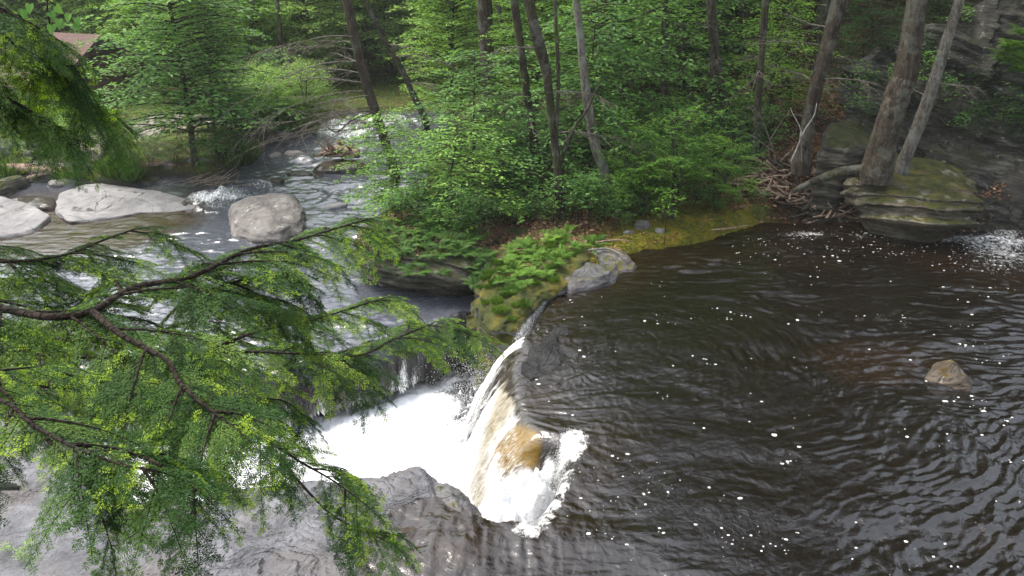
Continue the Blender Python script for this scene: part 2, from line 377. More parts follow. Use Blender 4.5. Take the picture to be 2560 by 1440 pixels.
def leaf_mat(name, dark, mid, light, trans=0.45, gloss=0.22, obj=0.25, scale=0.7):
    n = NT(name)
    oi = n.N('ObjectInfo')
    f = n.math('ADD', n.math('MULTIPLY', n.attr('v'), 0.62), n.math('MULTIPLY', n.noise(n.pos(), scale, 3, 0.6), 0.55))
    f = n.math('ADD', f, n.math('MULTIPLY', n.math('SUBTRACT', oi.outputs['Random'], 0.5), obj))
    c = n.ramp(f, [(0.22, dark), (0.55, mid), (0.92, light)])
    pb = n.bsdf(c, 0.55 - 0.15 * gloss, None, gloss)
    tr = n.N('BsdfTranslucent'); n.L(n.mix(1.0, c, (1.15, 1.25, 0.55), 'MULTIPLY'), tr.inputs[0])
    ms = n.N('MixShader'); ms.inputs[0].default_value = trans; n.L(pb, ms.inputs[1]); n.L(tr.outputs[0], ms.inputs[2])
    return n.done(ms.outputs[0])
M['leaf'] = leaf_mat('beech leaves', (0.032, 0.080, 0.022), (0.080, 0.185, 0.045), (0.17, 0.30, 0.065))
M['leafbright'] = leaf_mat('fresh maple leaves', (0.060, 0.135, 0.022), (0.15, 0.29, 0.045), (0.27, 0.42, 0.07))
M['leafpale'] = leaf_mat('pale spring leaves', (0.11, 0.20, 0.045), (0.22, 0.35, 0.09), (0.34, 0.46, 0.14))
M['leafshrub'] = leaf_mat('shrub leaves', (0.035, 0.09, 0.012), (0.090, 0.205, 0.026), (0.17, 0.31, 0.04))
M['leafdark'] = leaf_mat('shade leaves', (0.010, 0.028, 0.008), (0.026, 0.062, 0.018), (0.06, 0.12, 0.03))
M['fern'] = leaf_mat('fern fronds', (0.020, 0.050, 0.010), (0.050, 0.115, 0.020), (0.11, 0.20, 0.03))
M['fernbright'] = leaf_mat('bright fern fronds', (0.045, 0.10, 0.012), (0.10, 0.20, 0.025), (0.18, 0.30, 0.04))
M['grass'] = leaf_mat('grass blades', (0.03, 0.07, 0.01), (0.08, 0.15, 0.02), (0.16, 0.25, 0.04))
M['needle'] = leaf_mat('hemlock needles', (0.010, 0.030, 0.008), (0.036, 0.082, 0.018), (0.11, 0.18, 0.032), trans=0.25, gloss=0.08, obj=0.0, scale=2.5)
M['needletip'] = leaf_mat('new hemlock growth', (0.09, 0.16, 0.012), (0.18, 0.28, 0.025), (0.30, 0.41, 0.05), trans=0.4, gloss=0.05, obj=0.0)
M['needlefar'] = leaf_mat('canopy hemlock needles', (0.008, 0.022, 0.008), (0.022, 0.045, 0.015), (0.05, 0.08, 0.022), trans=0.2)
M['litter'] = leaf_mat('fallen leaves', (0.05, 0.022, 0.012), (0.16, 0.075, 0.042), (0.30, 0.18, 0.11), trans=0.0)
# ------------------------------------------------------------------ the plan of the place
Z_PLUNGE = -1.55
LIP = [(1395, 715), (1345, 775), (1298, 845), (1292, 900), (1300, 950), (1322, 1020), (1338, 1072), (1385, 1082), (1436, 1092), (1418, 1150), (1372, 1230), (1322, 1325),
       (1290, 1310), (1255, 1296), (1215, 1303), (1175, 1290), (1120, 1262)]
POOL = poly(LIP + [(1060, 1262), (1000, 1285), (985, 1345), (925, 1395), (850, 1450), (700, 1600)], 0.0)
POOL = np.vstack([POOL, [[-1.2, 4.9], [3, 4.4], [10, 3.8], [17, 5], [18, 12], [17, 15]],
                  poly([(2640, 585), (2560, 580), (2440, 596), (2340, 590), (2180, 578), (2110, 560), (2050, 537), (1960, 550), (1900, 582), (1750, 625), (1600, 650), (1520, 692), (1450, 712)], 0.0)])
zr = lambda y: -0.5 + 0.028 * (np.asarray(y) - 12.3)
def atr(px, py):
    z = -0.4
    for _ in range(8): z = float(zr(at(px, py, z)[1]))
    return at(px, py, z)
RIVER_PX = [(1190, 778), (1178, 745), (1000, 712), (905, 690), (893, 640), (930, 570), (1010, 540), (1040, 480), (1050, 420), (1075, 370), (1090, 330), (1120, 305), (1130, 286),
            (900, 286), (835, 300), (800, 322), (782, 338), (700, 352), (672, 375), (640, 392), (612, 410), (560, 446), (500, 452), (400, 448), (330, 470), (230, 470), (100, 462), (0, 450), (-500, 470)]
RIVER = np.vstack([np.array([atr(*p)[:2] for p in RIVER_PX]), [[-16, 16], [-14, 12.5]],
                   poly([(-300, 900), (100, 900), (300, 915), (500, 925), (700, 905), (880, 862), (1000, 826), (1090, 800)], -0.5)])
INLET = poly([(1178, 745), (1240, 700), (1290, 640), (1330, 600), (1290, 570), (1230, 590), (1180, 680), (1100, 700)], -0.45)
PLUNGE = np.vstack([poly([(1240, 760), (1400, 715)], -0.2), poly(LIP[1:], 0.0) + np.array([[0.12, 0]]),
                    poly([(1000, 1270), (870, 1290), (500, 1300), (200, 1260), (-100, 1230), (-500, 1300)], -1.0), [[-14, 8], [-14, 11.8]],
                    poly([(-300, 905), (100, 905), (300, 920), (500, 930), (700, 910), (880, 867), (1000, 831), (1090, 805), (1185, 776)], -0.5)])
LEDGE = np.vstack([poly([(-250, 1250), (0, 1212), (100, 1198), (220, 1186), (400, 1200), (600, 1202), (700, 1190), (765, 1188), (870, 1190), (965, 1196), (1010, 1188), (1060, 1186), (1100, 1204), (1128, 1250), (1160, 1300), (1130, 1330)], -0.30), [[-0.30, 6.0], [-0.3, 4.4], [-6.5, 4.4], [-6.5, 7.0]]])
def ground_base(x, y):
    x = np.asarray(x, float); y = np.asarray(y, float)
    P = np.column_stack([x.ravel(), y.ravel()])
    n1 = fbm(P, 0.35, 3, 4).reshape(x.shape); n2 = fbm(P, 1.6, 4, 4).reshape(x.shape)
    right = 0.12 + 0.17 * np.clip(y - 14.2, 0, 6.5) + 0.30 * np.clip(y - 22, 0, 60) * sm(0, 7, x - 1.0) + 0.05 * np.clip(y - 22, 0, 60) \
        + 0.22 * np.clip(x - 6, 0, 8) * sm(14, 19, y)
    left = -0.25 + 0.035 * np.clip(y - 18, 0, 20) + 0.10 * np.clip(y - 40, 0, 50) + 0.04 * np.clip(-x - 6, 0, 30)
    xm = -0.6 - 0.02 * (y - 15)
    w = sm(-1.2, 1.2, x - xm)
    g = left * (1 - w) + right * w
    south = -0.8 + 4.2 * sm(5.4, 1.6, y)
    g = np.where(y < 12, g * sm(9, 12, y) + south * (1 - sm(9, 12, y)), g)
    g = np.where((x < -2) & (y < 12) & (y > 4), np.where(y > 9, np.maximum(g, -0.5 + 0.28 * np.clip(-x - 7.5, 0, 10)), -1.3), g)
    east = 3.2 * sm(9.5, 14, x) * sm(20, 16, y)
    return g + east + 0.20 * n1 + 0.07 * n2
def ground_z(x, y):
    x = np.asarray(x, float); y = np.asarray(y, float)
    g = ground_base(x, y)
    dp = sdist(POOL, x, y); dr = np.minimum(sdist(RIVER, x, y), sdist(INLET, x, y)); dg = sdist(PLUNGE, x, y)
    # banks
    kp = sm(-0.35, 0.55, dp); g = (-0.7) * (1 - kp) + g * kp
    rz = zr(y)
    kr = sm(-0.5, 0.45, dr); g = (rz - 0.75) * (1 - kr) + np.maximum(g, rz + 0.05) * kr
    kg = sm(-0.5, 0.25, dg); g = -2.7 * (1 - kg) + g * kg
    g = np.where((sdist(LEDGE, x, y) < 0.3) & (y > 4.7), np.minimum(g, -1.6), g)
    return g
def gz(x, y): return float(ground_z(np.array([x]), np.array([y]))[0])
def hit(px, py):                       # where the ray through a pixel meets the ground
    d = ray(px, py); t = np.linspace(5, 70, 1400)
    z = H + d[2] * t; g = ground_z(d[0] * t, d[1] * t)
    i = np.argmax(z < g)
    if z[i] >= g[i]: i = len(t) - 1
    return np.array([d[0] * t[i], d[1] * t[i], g[i]])
def near_seg(P, pts, w):
    d = np.full(len(P), 1e9)
    for a, b in zip(pts[:-1], pts[1:]):
        e = b - a; t = np.clip(((P - a) @ e) / (e @ e), 0, 1)
        d = np.minimum(d, np.linalg.norm(P - a - t[:, None] * e, axis=1))
    return 1 - sm(w * 0.6, w * 1.3, d)
MOSSP = poly([(1380, 720), (1450, 640), (1560, 560), (1700, 535), (1840, 540), (1985, 548), (1960, 560), (1900, 590), (1750, 635), (1600, 660), (1500, 705)], 0.1)
PATHL = poly([(120, 420), (170, 395), (230, 365), (300, 335), (420, 310), (560, 300), (640, 312)], 0.1)
xs = grid1((-45, -12, 0.6), (-12, 10, 0.10), (10, 45, 0.6)); ys = grid1((-4, 6, 0.4), (6, 24, 0.10), (24, 40, 0.25), (40, 95, 1.0))
def a_moss(x, y, z):
    return sm(0.55, -0.25, sdist(MOSSP, x, y))
def a_green(x, y, z):
    P = np.column_stack([x, y]); l = sm(0, -2, x + 0.02 * y)
    return np.clip(l * 0.9 + sm(0.0, 0.5, fbm(P, 0.3, 31)) * 0.5, 0, 1) * (1 - a_moss(x, y, z))
def a_path(x, y, z): return near_seg(np.column_stack([x, y]), PATHL, 0.8)
def a_rock(x, y, z):
    d = np.minimum(np.minimum(sdist(POOL, x, y) + 0.35, sdist(RIVER, x, y)), sdist(PLUNGE, x, y) - 0.3)
    P = np.column_stack([x, y, z])
    return np.clip(0.9 * sm(6.3, 7.3, x) * sm(18.5, 17, y) + sm(0.35, 0.1, d) + sm(0.15, 0.4, fbm(P, 0.9, 12)) * sm(4, 8, x) * 0.8, 0, 1)
g = hfield('ground', xs, ys, ground_z, None, {'moss': a_moss, 'green': a_green, 'path': a_path, 'rock': a_rock}, M['ground'])
tag(g, kind='structure')

# ------------------------------------------------------------------ water
def ripple(x, y, amp=1.0):
    P = np.column_stack([x, y]); W1 = fbm(P, 0.5, 41, 3) * 0.9
    Q = np.column_stack([x + 0.6 * W1, y + 0.6 * fbm(P, 0.5, 47, 3)])
    r = lambda f, s: 1 - np.abs(fbm(Q, f, s, 3, 0.5)) * 2
    big = 0.030 * fbm(Q, (0.7, 1.5, 1), 51, 3)
    # three families of wavelets: across, curling round the current, and running off to the near right
    ca, sa = math.cos(-0.65), math.sin(-0.65)
    rq, tq = np.hypot(Q[:, 0] - 1.0, Q[:, 1] - 9.6), np.arctan2(Q[:, 1] - 9.6, Q[:, 0] - 1.0)
    A = [Q, np.column_stack([tq * 2.4, rq]), np.column_stack([Q[:, 0] * ca - Q[:, 1] * sa, Q[:, 0] * sa + Q[:, 1] * ca])]
    wa = [sm(-0.25, 0.15, fbm(P, 0.33, 43, 2)), sm(5.0, 2.0, rq) , sm(9.5, 7.5, y) * sm(1.5, 3.0, x)]
    w = [np.maximum(0.05, (1 - wa[1]) * (1 - wa[2])), wa[1] * (1 - wa[2]) * 0.8, wa[2]]; t = sum(w); h = 0
    strength = 0.55 + 0.75 * sm(-0.35, 0.35, fbm(P, 0.55, 44, 2))
    for q, ww in zip(A, w):
        m_ = 0.018 * (1 - np.abs(fbm(q, (1.6, 4.4, 1), 53, 3)) * 2) + 0.012 * (1 - np.abs(fbm(q, (3.2, 9.0, 1), 57, 3)) * 2) + 0.0055 * fbm(q, (8, 19, 1), 59, 2)
        h = h + m_ * ww / t
    return amp * (big * 1.4 + h * strength * 1.25)
LX, LY = 0.25, 8.9
def pool_h(x, y):
    P = np.column_stack([x, y])
    d = sdist(POOL, x, y); dg = sdist(PLUNGE, x, y)
    base = ripple(x, y) + 0.02 * fbm(P, (1.1, 2.4, 1), 63, 2)
    # current converging on the lip: streaks run towards it
    rx, ry = x - (LX - 0.5), y - LY
    rr = np.hypot(rx, ry); th = np.arctan2(ry, rx)
    k = np.exp(-(rr / 3.0) ** 2) * sm(-0.6, 0.3, rx)
    th = th + 0.10 * fbm(P, 1.2, 65, 3)
    st = fbm(np.column_stack([th * 11 + 0.6 * np.sin(rr * 1.7), rr * 1.7]), 1.0, 61, 4, 0.6)
    z = base * (1 - 0.70 * k) + 0.022 * st * k - 0.10 * np.exp(-((rr - 0.5) / 0.8) ** 2) * sm(-0.5, 0.4, rx)
    # foreground brown lobe over the rock
    lob = np.exp(-(((x + 0.65) / 0.35) ** 2 + ((y - 6.15) / 0.3) ** 2)); z = z + 0.07 * lob + 0.022 * fbm(P, (8, 2.2, 1), 64, 3) * sm(1.6, 0.2, x) * sm(7.2, 6.4, y)
    # fall over the lip
    inpl = (dg < 0.02) & (d > -0.25)
    notch = np.exp(-(((x - 0.32) / 0.42) ** 2 + ((y - 7.2) / 0.75) ** 2))
    wd = 0.95 * (1 - notch) + 0.22 * notch
    wd = wd * np.where(y > 10.6, 0.30, 1.0) * np.where(y > 12.4, 0.8, 1)
    t = np.clip((d + 0.12) / wd, 0, 1.6)
    dep = np.where(y > 7.9, 1.5, 1.30)
    fall = -dep * np.where(t < 1, t ** 1.7, 1 + (t - 1) * 0.35)
    nz = fbm(P, (7, 5, 1), 71, 4) * 0.13 + fbm(P, 2.1, 73, 3) * 0.14 + fbm(P, (9, 17, 1), 75, 3) * 0.07
    fall = fall + nz * sm(0.15, 0.7, t)
    return np.where(inpl, z * (1 - sm(0, 0.3, t)) + fall, z)
def pool_keep(x, y, z):
    d = sdist(POOL, x, y); dg = sdist(PLUNGE, x, y)
    lipside = (dg < 0.1)
    return ((d < 0.5) & ~lipside & ~((x < -0.3) & (y > 6.5) & (d > 0.12)) & ~((y > 12.0) & (x < 0.95) & (d > 0.06))) | (lipside & (d < 1.0) & (z > -1.75) & (x > -1.3) & (y < 13.4) & ~((x < -0.42) & (y < 7.9)))
def a_foam(x, y, z):
    P = np.column_stack([x, y]); d = sdist(POOL, x, y); dg = sdist(PLUNGE, x, y)
    f = np.where(dg < 0.05, sm(0.06, 0.30, d + 0.12 * fbm(P, 6, 81)), 0)
    f = np.where((y > 9.7) & (dg < 0.05), f * (0.36 + 0.5 * fbm(P, (3, 10, 1), 82, 4)), f)
    # thin stream at the far end of the lip is white
    f = np.maximum(f, np.where((y > 10.3) & (dg < 0.1), sm(-0.12, 0.0, d), 0) * 0.75)
    # right rim of the notch
    px1 = poly([(1440, 1088), (1418, 1150), (1372, 1235), (1322, 1325)], 0.0)
    f = np.maximum(f, near_seg(P, px1, 0.19) * (0.45 + 0.35 * fbm(P, 9, 83) + 0.35 * fbm(P, (3, 4, 1), 84)))
    # smooth amber tongue keeps clear of foam
    am = sdist(AMB, x, y); f = f * (0.36 + 0.64 * sm(-0.10, 0.10, am + 0.10 * fbm(P, (3, 9, 1), 85, 3)))
    # drifting foam at the far right of the pool
    far = sm(7.0, 9.8, x) * sm(8, 12, y) * 0.50 + np.exp(-(((x - 6.6) / 2.4) ** 2 + ((y - 14.7) / 0.5) ** 2)) * 0.55
    f = np.maximum(f, far * (0.55 + 0.9 * fbm(P, (0.9, 1.6, 1), 87)))
    return np.clip(f, 0, 1)
AMB = poly([(1236, 1100, -0.55), (1290, 1072, -0.25), (1338, 1064, 0.0), (1350, 1085, 0.0), (1335, 1130, -0.15), (1290, 1165, -0.4), (1250, 1180, -0.6), (1222, 1150, -0.7)])
AMBO = AMB
def a_amber(x, y, z): return sm(0.07, -0.05, sdist(AMB, x, y))
CRE = poly([(1290, 930), (1310, 960), (1338, 1060), (1220, 1095), (1215, 1170), (1130, 1180), (1180, 1100), (1240, 1010)], -0.5)
def a_cream(x, y, z): return sm(0.25, -0.15, sdist(CRE, x, y)) * (0.75 + 0.4 * fbm(np.column_stack([x, y]), 3, 91))
def a_shal(x, y, z):
    P = np.column_stack([x, y]); d = sdist(POOL, x, y)
    return np.clip(sm(1.3, 0.0, -d) * 0.5 + 0.9 * np.exp(-(((x + 0.65) / 0.35) ** 2 + ((y - 6.2) / 0.35) ** 2)) + 0.5 * sm(0.05, 0.5, fbm(P, 0.45, 93)), 0, 1)
def psplit(V, F, name, mat):
    c = V[F].mean(1); d = sdist(POOL, c[:, 0], c[:, 1]); dg = sdist(PLUNGE, c[:, 0], c[:, 1])
    w = (dg < 0.05) & (d > 0.0)
    return [('pool_water', mat, ~w), ('waterfall', M['fall'], w)]
xs = grid1((-1.5, 1.6, 0.02), (1.6, 6, 0.03), (6, 11, 0.045), (11, 18, 0.25)); ys = grid1((4.6, 10, 0.02), (10, 15.6, 0.03))
pw, wf = hfield('pool_water', xs, ys, pool_h, pool_keep, {'foam': a_foam, 'amber': a_amber, 'cream': a_cream, 'shallow': a_shal}, M['pool'], psplit)
tag(pw, kind='structure')
tag(wf, 'white and amber water pouring over the dark rock lip into the plunge pool', 'waterfall')

# left river, with its own fall over the lower lip
RLIP = PLUNGE[-9:]
def river_h(x, y):
    P = np.column_stack([x, y]); dg = sdist(PLUNGE, x, y)
    rp = ripple(x * 1.0, y * 0.9, 0.8) + 0.012 * fbm(P, (4, 6, 1), 101, 3)
    Z = zr(y) + rp * (1.25 - 0.7 * sm(16, 24, y)) + 0.012 * (1 - np.abs(fbm(P, (4.2, 8, 1), 109, 3)) * 2) * sm(19, 15, y)
    Z = Z + 0.020 * (1 - np.abs(fbm(P, (2.2, 5.0, 1), 107, 3)) * 2) * sm(13, 16, y)
    calm = sm(0.3, -0.5, sdist(CALM, x, y)); Z = zr(y) + (Z - zr(y)) * (1 - 0.75 * calm)
    for cx, cy, rx, ry, am in RAPIDS: Z = Z + am * np.exp(-(((x - cx) / rx) ** 2 + ((y - cy) / ry) ** 2)) * (0.12 + 0.6 * fbm(P, 2.2, 103, 3))
    t = np.clip(-dg / 0.55, 0, 1.5) * (dg < 0)
    return Z - 1.25 * t ** 1.6 + 0.10 * fbm(P, (9, 2.5, 1), 105, 3) * sm(0.0, 0.4, t)
def rapid(px, py, rx, ry, am):
    p = atr(px, py); return (p[0], p[1], rx, ry, am)
RAPIDS = [rapid(545, 500, 0.75, 1.0, 0.55), rapid(835, 330, 1.6, 0.9, 0.6), rapid(950, 305, 2.5, 0.8, 0.5), rapid(650, 470, 0.7, 0.35, 0.3), rapid(840, 490, 0.5, 0.6, 0.25), rapid(960, 480, 0.7, 1.2, 0.3), rapid(800, 400, 1.0, 0.5, 0.2), rapid(900, 370, 1.5, 0.7, 0.3), rapid(990, 560, 0.3, 0.3, 0.2)]
CALM = np.array([atr(*p)[:2] for p in [(-500, 470), (200, 460), (500, 450), (570, 450), (510, 500), (500, 560), (300, 640), (-500, 700)]])
def r_foam(x, y, z):
    P = np.column_stack([x, y]); f = 0.10 + 0.18 * fbm(P, 0.8, 111)
    for cx, cy, rx, ry, am in RAPIDS:
        f = np.maximum(f, am * 1.15 * np.exp(-(((x - cx) / rx) ** 2 + ((y - cy) / ry) ** 2)) * (0.8 + 0.7 * fbm(P, (2, 3, 1), 113)))
    dg = sdist(PLUNGE, x, y)
    edge = sm(-2.0, 0.4, -dg) * 0.0
    f = np.maximum(f, sm(0.25, 0.7, -dg + 0.35 * fbm(P, (5, 1, 1), 117)) * sm(0.2, -1.4, x + 0.6))
    f = np.maximum(f, sm(0.38, 0.62, -dg))
    return np.clip(f, 0, 1)
def r_shal(x, y, z): return np.clip(sm(0.6, -0.6, sdist(CALM, x, y)) * sm(19.5, 17.5, y) + 0.0 * x, 0, 1)
xs = grid1((-16, -8, 0.12), (-8, 1.4, 0.04), (1.4, 3, 0.2)); ys = grid1((9.6, 16, 0.03), (16, 24, 0.05), (24, 34, 0.12))
def r_keep(x, y, z):
    d = np.minimum(sdist(RIVER, x, y), sdist(INLET, x, y)); dg = sdist(PLUNGE, x, y)
    return (d < 0.5) & (dg > -0.62) & ~((x > 0.0) & (y < 12.2))
zero = lambda x, y, z: np.zeros(len(x))
def rsplit(V, F, name, mat):
    c = V[F].mean(1); w = sdist(PLUNGE, c[:, 0], c[:, 1]) < 0.0
    return [('river_water', mat, ~w), ('waterfall', M['riverfall'], w)]
rw, rf = hfield('river_water', xs, ys, river_h, r_keep, {'foam': r_foam, 'amber': zero, 'cream': zero, 'shallow': r_shal}, M['river'], rsplit)
tag(rw, kind='structure')
tag(rf, 'smooth dark curtain of river water sliding over the ledge left of the mossy rock', 'waterfall')
# foaming plunge pool
def pl_h(x, y):
    P = np.column_stack([x, y])
    hot = sm(3.2, 0.2, np.abs(x + 0.2)) 
    return Z_PLUNGE + 0.09 * fbm(P, 1.6, 121, 4) + 0.05 * (1 - np.abs(fbm(P, 4.5, 123, 4)) * 2) + 0.22 * hot * sm(11.6, 9.5, y) \
        + 1.25 * np.exp(-(((x - 0.16) / 0.60) ** 2 + ((y - 7.4) / 0.85) ** 2)) * (0.85 + 0.5 * fbm(P, 3.6, 125, 4)) + 0.22 * sm(-1.6, -0.6, x) * fbm(P, (5, 8, 1), 127, 4)
def pl_keep(x, y, z): return sdist(PLUNGE, x, y) < 0.05
xs = grid1((-14, -5, 0.12), (-5, 1.2, 0.03)); ys = grid1((6.2, 12.9, 0.03))
def p_foam(x, y, z):
    P = np.column_stack([x, y]); plume = np.exp(-(((x + 0.55) / 0.75) ** 2 + ((y - 11.3) / 1.35) ** 2)); rr = np.hypot(x - 0.5, y - 12.0); th = np.arctan2(y - 12.0, x - 0.5)
    st = fbm(np.column_stack([th * 9, rr * 1.3]), 1.0, 128, 4, 0.6)
    f = 1.25 - plume * (1.08 - 1.0 * st) - 0.55 * sm(-1.5, -4.5, x) * sm(-0.2, 0.4, fbm(P, (0.9, 1.5, 1), 129, 4)) - 0.5 * sm(10.9, 11.9, y + 0.2 * (x + 1)) * (0.5 + fbm(P, 2, 130, 3))
    return np.clip(f, 0.1, 1.3)
pl = hfield('foaming_water', xs, ys, pl_h, pl_keep, {'foam': p_foam, 'amber': zero, 'cream': zero, 'shallow': zero}, M['plunge'])
tag(pl, kind='structure')

# floating foam flecks on the pool
rng = np.random.default_rng(5)
def flecks():
    pts = []
    n = 14000
    x = rng.uniform(0.0, 11.5, n); y = rng.uniform(5.2, 15.6, n)
    P = np.column_stack([x, y]); d = sdist(POOL, x, y)
    cl = sm(0.05, 0.40, fbm(P, (1.1, 2.2, 1), 131, 3)) * sm(-0.15, 0.2, fbm(P, (4, 9, 1), 135, 3)); dens = 0.007 + 0.75 * cl + 0.45 * sm(6.5, 9.5, x) * sm(-0.1, 0.3, fbm(P, (1.5, 3, 1), 133)) + 0.35 * np.exp(-((y - 14.4) / 0.9) ** 2) * sm(3, 5, x)
    ok = (d < -0.15) & (rng.random(n) < dens); x, y = x[ok], y[ok]
    s = 0.003 + 0.012 * rng.random(len(x)) ** 3 + 0.014 * (rng.random(len(x)) < 0.04)
    z = pool_h(x, y)
    k = 8; th = np.linspace(0, 2 * np.pi, k, endpoint=False)
    r = s[:, None] * (0.75 + 0.5 * rng.random((len(x), k)))
    el = 0.6 + 0.8 * rng.random(len(x))
    rim = np.stack([x[:, None] + r * np.cos(th) * el[:, None] * 1.3, y[:, None] + r * np.sin(th), np.repeat(z[:, None] + 0.003, k, 1)], -1)
    cen = np.stack([x, y, z + 0.003 + s * 0.35], -1)[:, None]
    V = np.concatenate([rim, cen], 1).reshape(-1, 3)
    b = np.arange(len(x))[:, None] * (k + 1)
    F = np.stack([np.broadcast_to(b + k, (len(x), k)), b + np.arange(k), b + (np.arange(k) + 1) % k], -1).reshape(-1, 3)
    o = link('foam_flecks', mesh_np('foam_flecks', V, F), M['foam']); tag(o, 'small white foam flecks drifting on the dark brown pool', 'foam', kind='stuff')
flecks()
# spray thrown up where the water lands
def spray():
    a = rng.normal(size=(20000, 3)); n = len(a)
    t = rng.random(n)
    cen = np.array([[-0.10, 11.6, -0.75]]) * (1 - t[:, None]) + np.array([[-0.65, 10.4, -1.2]]) * t[:, None]
    P = cen + a * np.array([[0.36, 0.45, 0.16]]) * (0.5 + rng.random((n, 1)))
    P[:, 2] = np.maximum(P[:, 2], Z_PLUNGE + 0.05)
    q = int(n * 0.62)
    # droplets leaving the right rim of the notch, and the thin far stream
    rim = poly([(1440, 1080), (1425, 1130), (1385, 1200), (1330, 1300)], 0.0)
    i = rng.random(n - q) * 2.99; k = i.astype(int); f = (i - k)[:, None]
    base = rim[k] * (1 - f) + rim[k + 1] * f
    P[q:, :2] = base + rng.normal(size=(n - q, 2)) * 0.055 + np.array([[-0.04, 0]]); P[q:, 2] = rng.random(n - q) ** 2 * 0.10 - 0.06
    w = int(n * 0.80)
    j = rng.random(n - w); lp = poly([(1392, 718), (1345, 778), (1298, 850)], 0.0)
    kk = (j * 1.99).astype(int); ff = (j * 1.99 - kk)[:, None]
    P[w:, :2] = lp[kk] * (1 - ff) + lp[kk + 1] * ff + rng.normal(size=(n - w, 2)) * 0.035 + [[-0.05, 0]]; P[w:, 2] = -rng.random(n - w) ** 2 * 0.6 * (0.3 + j)
    s = 0.0015 + 0.0042 * rng.random(n) ** 2
    O = np.array([[1, 0, 0], [-1, 0, 0], [0, 1, 0], [0, -1, 0], [0, 0, 1.6], [0, 0, -1.6]], float)
    V = (P[:, None] + s[:, None, None] * O[None]).reshape(-1, 3)
    T = np.array([[0, 2, 4], [2, 1, 4], [1, 3, 4], [3, 0, 4], [2, 0, 5], [1, 2, 5], [3, 1, 5], [0, 3, 5]])
    F = (np.arange(n)[:, None, None] * 6 + T[None]).reshape(-1, 3)
    o = link('water_spray', mesh_np('water_spray', V, F), M['foam']); tag(o, 'white droplets thrown up where the falls strike', 'spray', kind='stuff')
spray()

# ------------------------------------------------------------------ rocks
def rock(name, outline, levels, mat, label, cat='rock', disp=0.06, strata=0.05, thick=0.09, dip=(0.25, 0.1), seed=1, n=110, m=56, block=0.0, group=None, tilt=(0, 0), parent=None, sub=1.0, fine=0.02):
    """levels: (scale of the outline, z) from bottom to top; outline: (k,2) plan points"""
    O = np.asarray(outline, float); c = O.mean(0)
    Q = np.vstack([O, O[:1]]); L = np.concatenate([[0], np.cumsum(np.linalg.norm(np.diff(Q, axis=0), axis=1))])
    u = np.linspace(0, L[-1], n, endpoint=False); ol = np.column_stack([np.interp(u, L, Q[:, 0]), np.interp(u, L, Q[:, 1])])
    for _ in range(3): ol = 0.5 * ol + 0.25 * (np.roll(ol, 1, 0) + np.roll(ol, -1, 0))
    lv = np.array(levels, float); ll = np.concatenate([[0], np.cumsum(np.hypot(np.diff(lv[:, 0]) * np.linalg.norm(O - c, axis=1).mean(), np.diff(lv[:, 1])))])
    t = np.linspace(0, ll[-1], m); s = np.interp(t, ll, lv[:, 0]); z = np.interp(t, ll, lv[:, 1])
    s[-1] = 0.001
    V = np.zeros((m, n, 3)); V[..., :2] = c + s[:, None, None] * (ol - c)[None]; V[..., 2] = z[:, None]
    V[..., 2] += (V[..., 0] - c[0]) * tilt[0] + (V[..., 1] - c[1]) * tilt[1]
    P = V.reshape(-1, 3); out = np.zeros_like(P); out[:, :2] = P[:, :2] - c; ln = np.linalg.norm(out, axis=1)[:, None] + 1e-6
    out[:, :2] /= ln; side = np.repeat(sm(0.55, 0.95, s / max(s.max(), 1e-3)), n)
    lay = (P[:, 2] + dip[0] * P[:, 0] + dip[1] * P[:, 1]) / thick + 0.9 * fbm(P, 1.4, seed, 3)
    li = np.floor(lay); fr = lay - li
    step = (_hash(li, li * 0 + seed, li * 0, seed) - 0.5) * 2; step2 = (_hash(li + 1, li * 0 + seed, li * 0, seed) - 0.5) * 2
    st = step * (1 - sm(0.75, 1.0, fr)) + step2 * sm(0.75, 1.0, fr)
    d1 = fbm(P, 1.1 * sub, seed + 3, 4) * disp * 1.6 + fbm(P, 5.0 * sub, seed + 7, 3) * disp * 0.35
    P = P + out * ((st * strata) * side)[:, None] + out * (d1 * (0.3 + 0.7 * side))[:, None]
    top = 1 - side
    P[:, 2] += top * (fbm(P, 1.3 * sub, seed + 11, 4) * disp * 1.1 + st * strata * 0.3) * np.minimum(1, np.abs(top) * 2)
    if block:
        q = np.floor(P * np.array([1.4, 1.4, 2.2]) + 0.5 * fbm(P, 1.0, seed + 20)[:, None])
        b = _hash(q[:, 0], q[:, 1], q[:, 2], seed + 2) - 0.5; P = P + out * (b * block * side)[:, None]
    fz = fbm(P, 6.5, seed + 41, 4) + 0.5 * (_hash(np.floor(P[:, 0] * 11 + fbm(P, 3, seed + 43)), np.floor(P[:, 1] * 11), np.floor(P[:, 2] * 16), seed) - 0.5)
    P = P + out * (fz * fine * side)[:, None]; P[:, 2] += fz * fine * (1 - side)
    i = np.arange(m - 1)[:, None] * n; j = np.arange(n)[None]; j2 = (j + 1) % n
    F = np.stack([i + j, i + j2, i + n + j2, i + n + j], -1).reshape(-1, 4)
    base = np.array([c[0], c[1], lv[0, 1]])
    me = mesh_np(name, P - base, F); o = link(name, me, mat, parent); o.location = base
    if parent is None: tag(o, label, cat, group)
    return o
def rpx(pts, z): return poly(pts, z)
